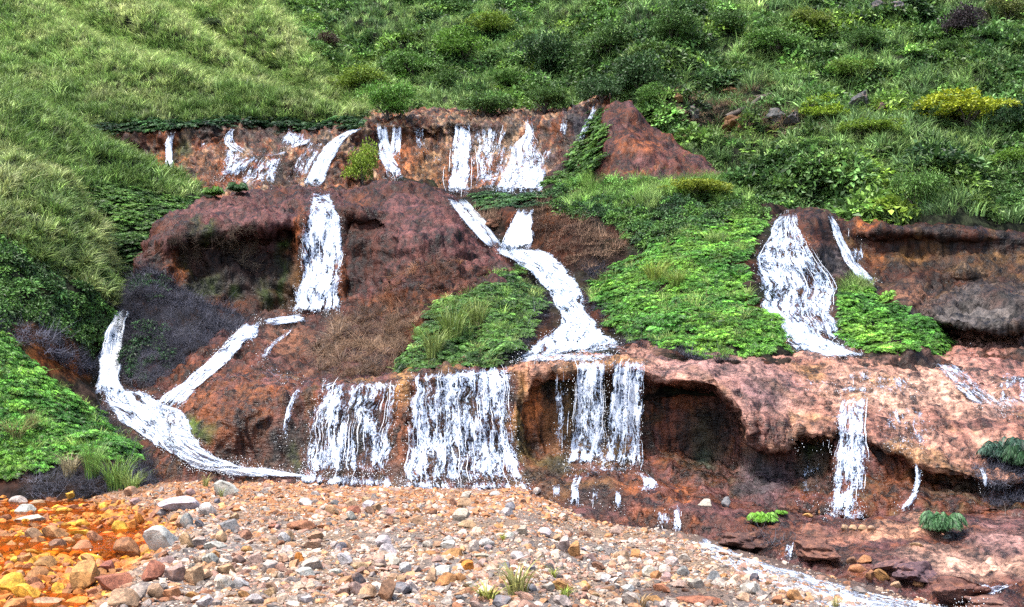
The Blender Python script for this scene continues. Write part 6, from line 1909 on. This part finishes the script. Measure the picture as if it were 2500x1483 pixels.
def tuft(u, v, w, h, col, label, small=False, bvh=None):
    y = hit(bvh or BVH_ALL, u, v)
    m = y / F
    o = obj('grass_tuft', (TUFT_S if small else TUFT)[RC.integers(0, 2)])
    o.location = at(u, v, y)
    o.scale = (w * m / 1.5, w * m / 1.5, h * m / 0.85)
    o.rotation_euler = (0, 0, RC.uniform(0, 6.28))
    o.color = (*col, 1)
    put(o, None, label, 'grass tuft')


GG = (0.13, 0.23, 0.045)
tuft(285, 1195, 150, 110, GG, 'large fresh grass clump at the end of the fern bank', bvh=BVH_STONE)
tuft(225, 1165, 110, 110, (0.14, 0.25, 0.05), 'taller grass clump behind the large one on the bank')
tuft(320, 1205, 90, 70, (0.20, 0.28, 0.07), 'lighter grass clump nearest the gravel', bvh=BVH_STONE)
tuft(170, 1165, 90, 75, (0.33, 0.28, 0.16), 'straw coloured grass clump beside the fresh one')
tuft(40, 1070, 150, 60, (0.25, 0.26, 0.11), 'pale grass among the ferns at the left edge')
tuft(75, 1055, 60, 70, (0.16, 0.17, 0.06), 'tall thin grass among the ferns at the left edge')
tuft(1105, 830, 150, 110, (0.15, 0.21, 0.045), 'tall arching grass clump on the fern mound left of the stream')
tuft(1060, 870, 120, 90, (0.18, 0.23, 0.06), 'lower grass clump on the fern mound left of the stream')
tuft(1165, 800, 110, 90, (0.16, 0.20, 0.05), 'grass clump at the top of the fern mound left of the stream')
tuft(1600, 690, 120, 70, (0.22, 0.27, 0.05), 'yellow green grass clump on the fern slope right of the stream')
tuft(1650, 700, 100, 55, (0.19, 0.25, 0.05), 'second grass clump on the fern slope right of the stream')
tuft(1265, 1452, 210, 100, (0.24, 0.23, 0.075), 'large dry green grass tuft in the foreground gravel', small=True, bvh=BVH_STONE)
tuft(1190, 1465, 160, 50, (0.26, 0.27, 0.06), 'low yellowish tuft left of the large foreground tuft', small=True, bvh=BVH_STONE)
tuft(1380, 1460, 80, 34, (0.22, 0.29, 0.04), 'small green tuft right of the large foreground tuft', small=True, bvh=BVH_STONE)
tuft(1350, 1412, 60, 34, (0.25, 0.29, 0.05), 'thin yellow tuft behind the small green one', small=True, bvh=BVH_STONE)
tuft(502, 1192, 50, 42, (0.28, 0.27, 0.09), 'straw tuft on the gravel near the left cascade', small=True, bvh=BVH_STONE)
tuft(540, 1216, 34, 34, (0.24, 0.26, 0.09), 'thin tuft in front of the rounded whitish boulder', small=True, bvh=BVH_STONE)
tuft(1228, 1320, 40, 22, (0.35, 0.36, 0.06), 'tiny yellow tuft on the middle gravel', small=True, bvh=BVH_STONE)
tuft(1565, 1482, 90, 40, (0.33, 0.22, 0.10), 'dry brown tuft at the bottom of the right gravel', small=True, bvh=BVH_STONE)
tuft(2040, 1484, 60, 34, (0.30, 0.27, 0.10), 'pale tuft at the bottom edge beside the white stream', small=True, bvh=BVH_STONE)


def twigs(u, v, w, h, col, label, bvh=None):
    y = hit(bvh or BVH_STONE, u, v)
    m = y / F
    o = obj('dead_twigs', TWIGS[RC.integers(0, 2)])
    o.location = at(u, v, y)
    o.scale = (w * m / 2, w * m / 2, h * m / 0.8)
    o.rotation_euler = (0, 0, RC.uniform(0, 6.28))
    o.color = (*col, 1)
    put(o, None, label, 'twigs')


GT = (0.13, 0.11, 0.10)
twigs(600, 1350, 110, 34, GT, 'grey dead twigs beside the large pale boulder')
twigs(675, 1268, 100, 30, GT, 'grey dead twigs left of the long rust slab')
twigs(800, 1348, 40, 34, (0.10, 0.09, 0.085), 'ball of dead twigs on the middle gravel')
twigs(780, 1462, 120, 46, (0.16, 0.15, 0.15), 'flat grey heap of dead stems in the foreground')
twigs(1260, 1470, 130, 30, (0.10, 0.085, 0.07), 'dark dead stems at the root of the foreground tuft')
twigs(380, 1232, 90, 26, (0.09, 0.08, 0.08), 'dark dead stems below the large grass clump')
twigs(1890, 1330, 150, 60, (0.045, 0.045, 0.055), 'heap of dark dead scrub beside the right-hand shelves')
twigs(1850, 1310, 110, 50, (0.05, 0.05, 0.06), 'left part of the dark dead scrub by the shelves')
twigs(2480, 1262, 90, 44, (0.12, 0.10, 0.09), 'pale dead branches at the right edge below the dark ferns')

# fallen trunk and sticks
def stick(pts, r0, r1, label, bvh=None, name='log', cat='log', lift=0.05, mat=None, col=None):
    P = []
    for u, v in pts:
        y = hit(bvh or BVH_ALL, u, v)
        P.append(at(u, v, y - lift))
    P = np.array(P)
    t = np.linspace(0, len(P) - 1, 14)
    Q = np.stack([np.interp(t, range(len(P)), P[:, k]) for k in range(3)], -1)
    Q = smooth_axis(Q, 3, 0) + 0.02 * RC.normal(size=Q.shape) * r0 * 10
    v, q = tubes([Q], [np.linspace(r0, r1, 14) * RC.uniform(0.85, 1.15, 14)], 9)
    put(obj(name, mesh_np(name, v, q, mat or M_BARK)), None, label, cat)


M_GWOOD = mat_plain('grey_wood', (0.22, 0.19, 0.16))
stick([(1772, 290), (1810, 268), (1850, 246), (1884, 228)], 0.14, 0.08, 'fallen trunk leaning across the bare patch on the right slope', lift=0.4)
stick([(1800, 240), (1845, 236), (1880, 230)], 0.06, 0.04, 'thin fallen branch crossing the top of the fallen trunk', lift=0.35, name='branch', cat='branch')
stick([(1448, 1458), (1462, 1440)], 0.035, 0.03, 'short round stick end in the right gravel', bvh=BVH_STONE, name='stick', cat='stick', mat=M_GWOOD)
stick([(620, 1345), (560, 1352), (520, 1340)], 0.02, 0.01, 'thin grey stick lying across the stones near the pale boulder', bvh=BVH_STONE, name='stick', cat='stick', mat=M_GWOOD, lift=0.12)
stick([(1560, 1322), (1600, 1345)], 0.02, 0.012, 'thin dark stick on the right-hand gravel slope', bvh=BVH_STONE, name='stick', cat='stick', lift=0.08)
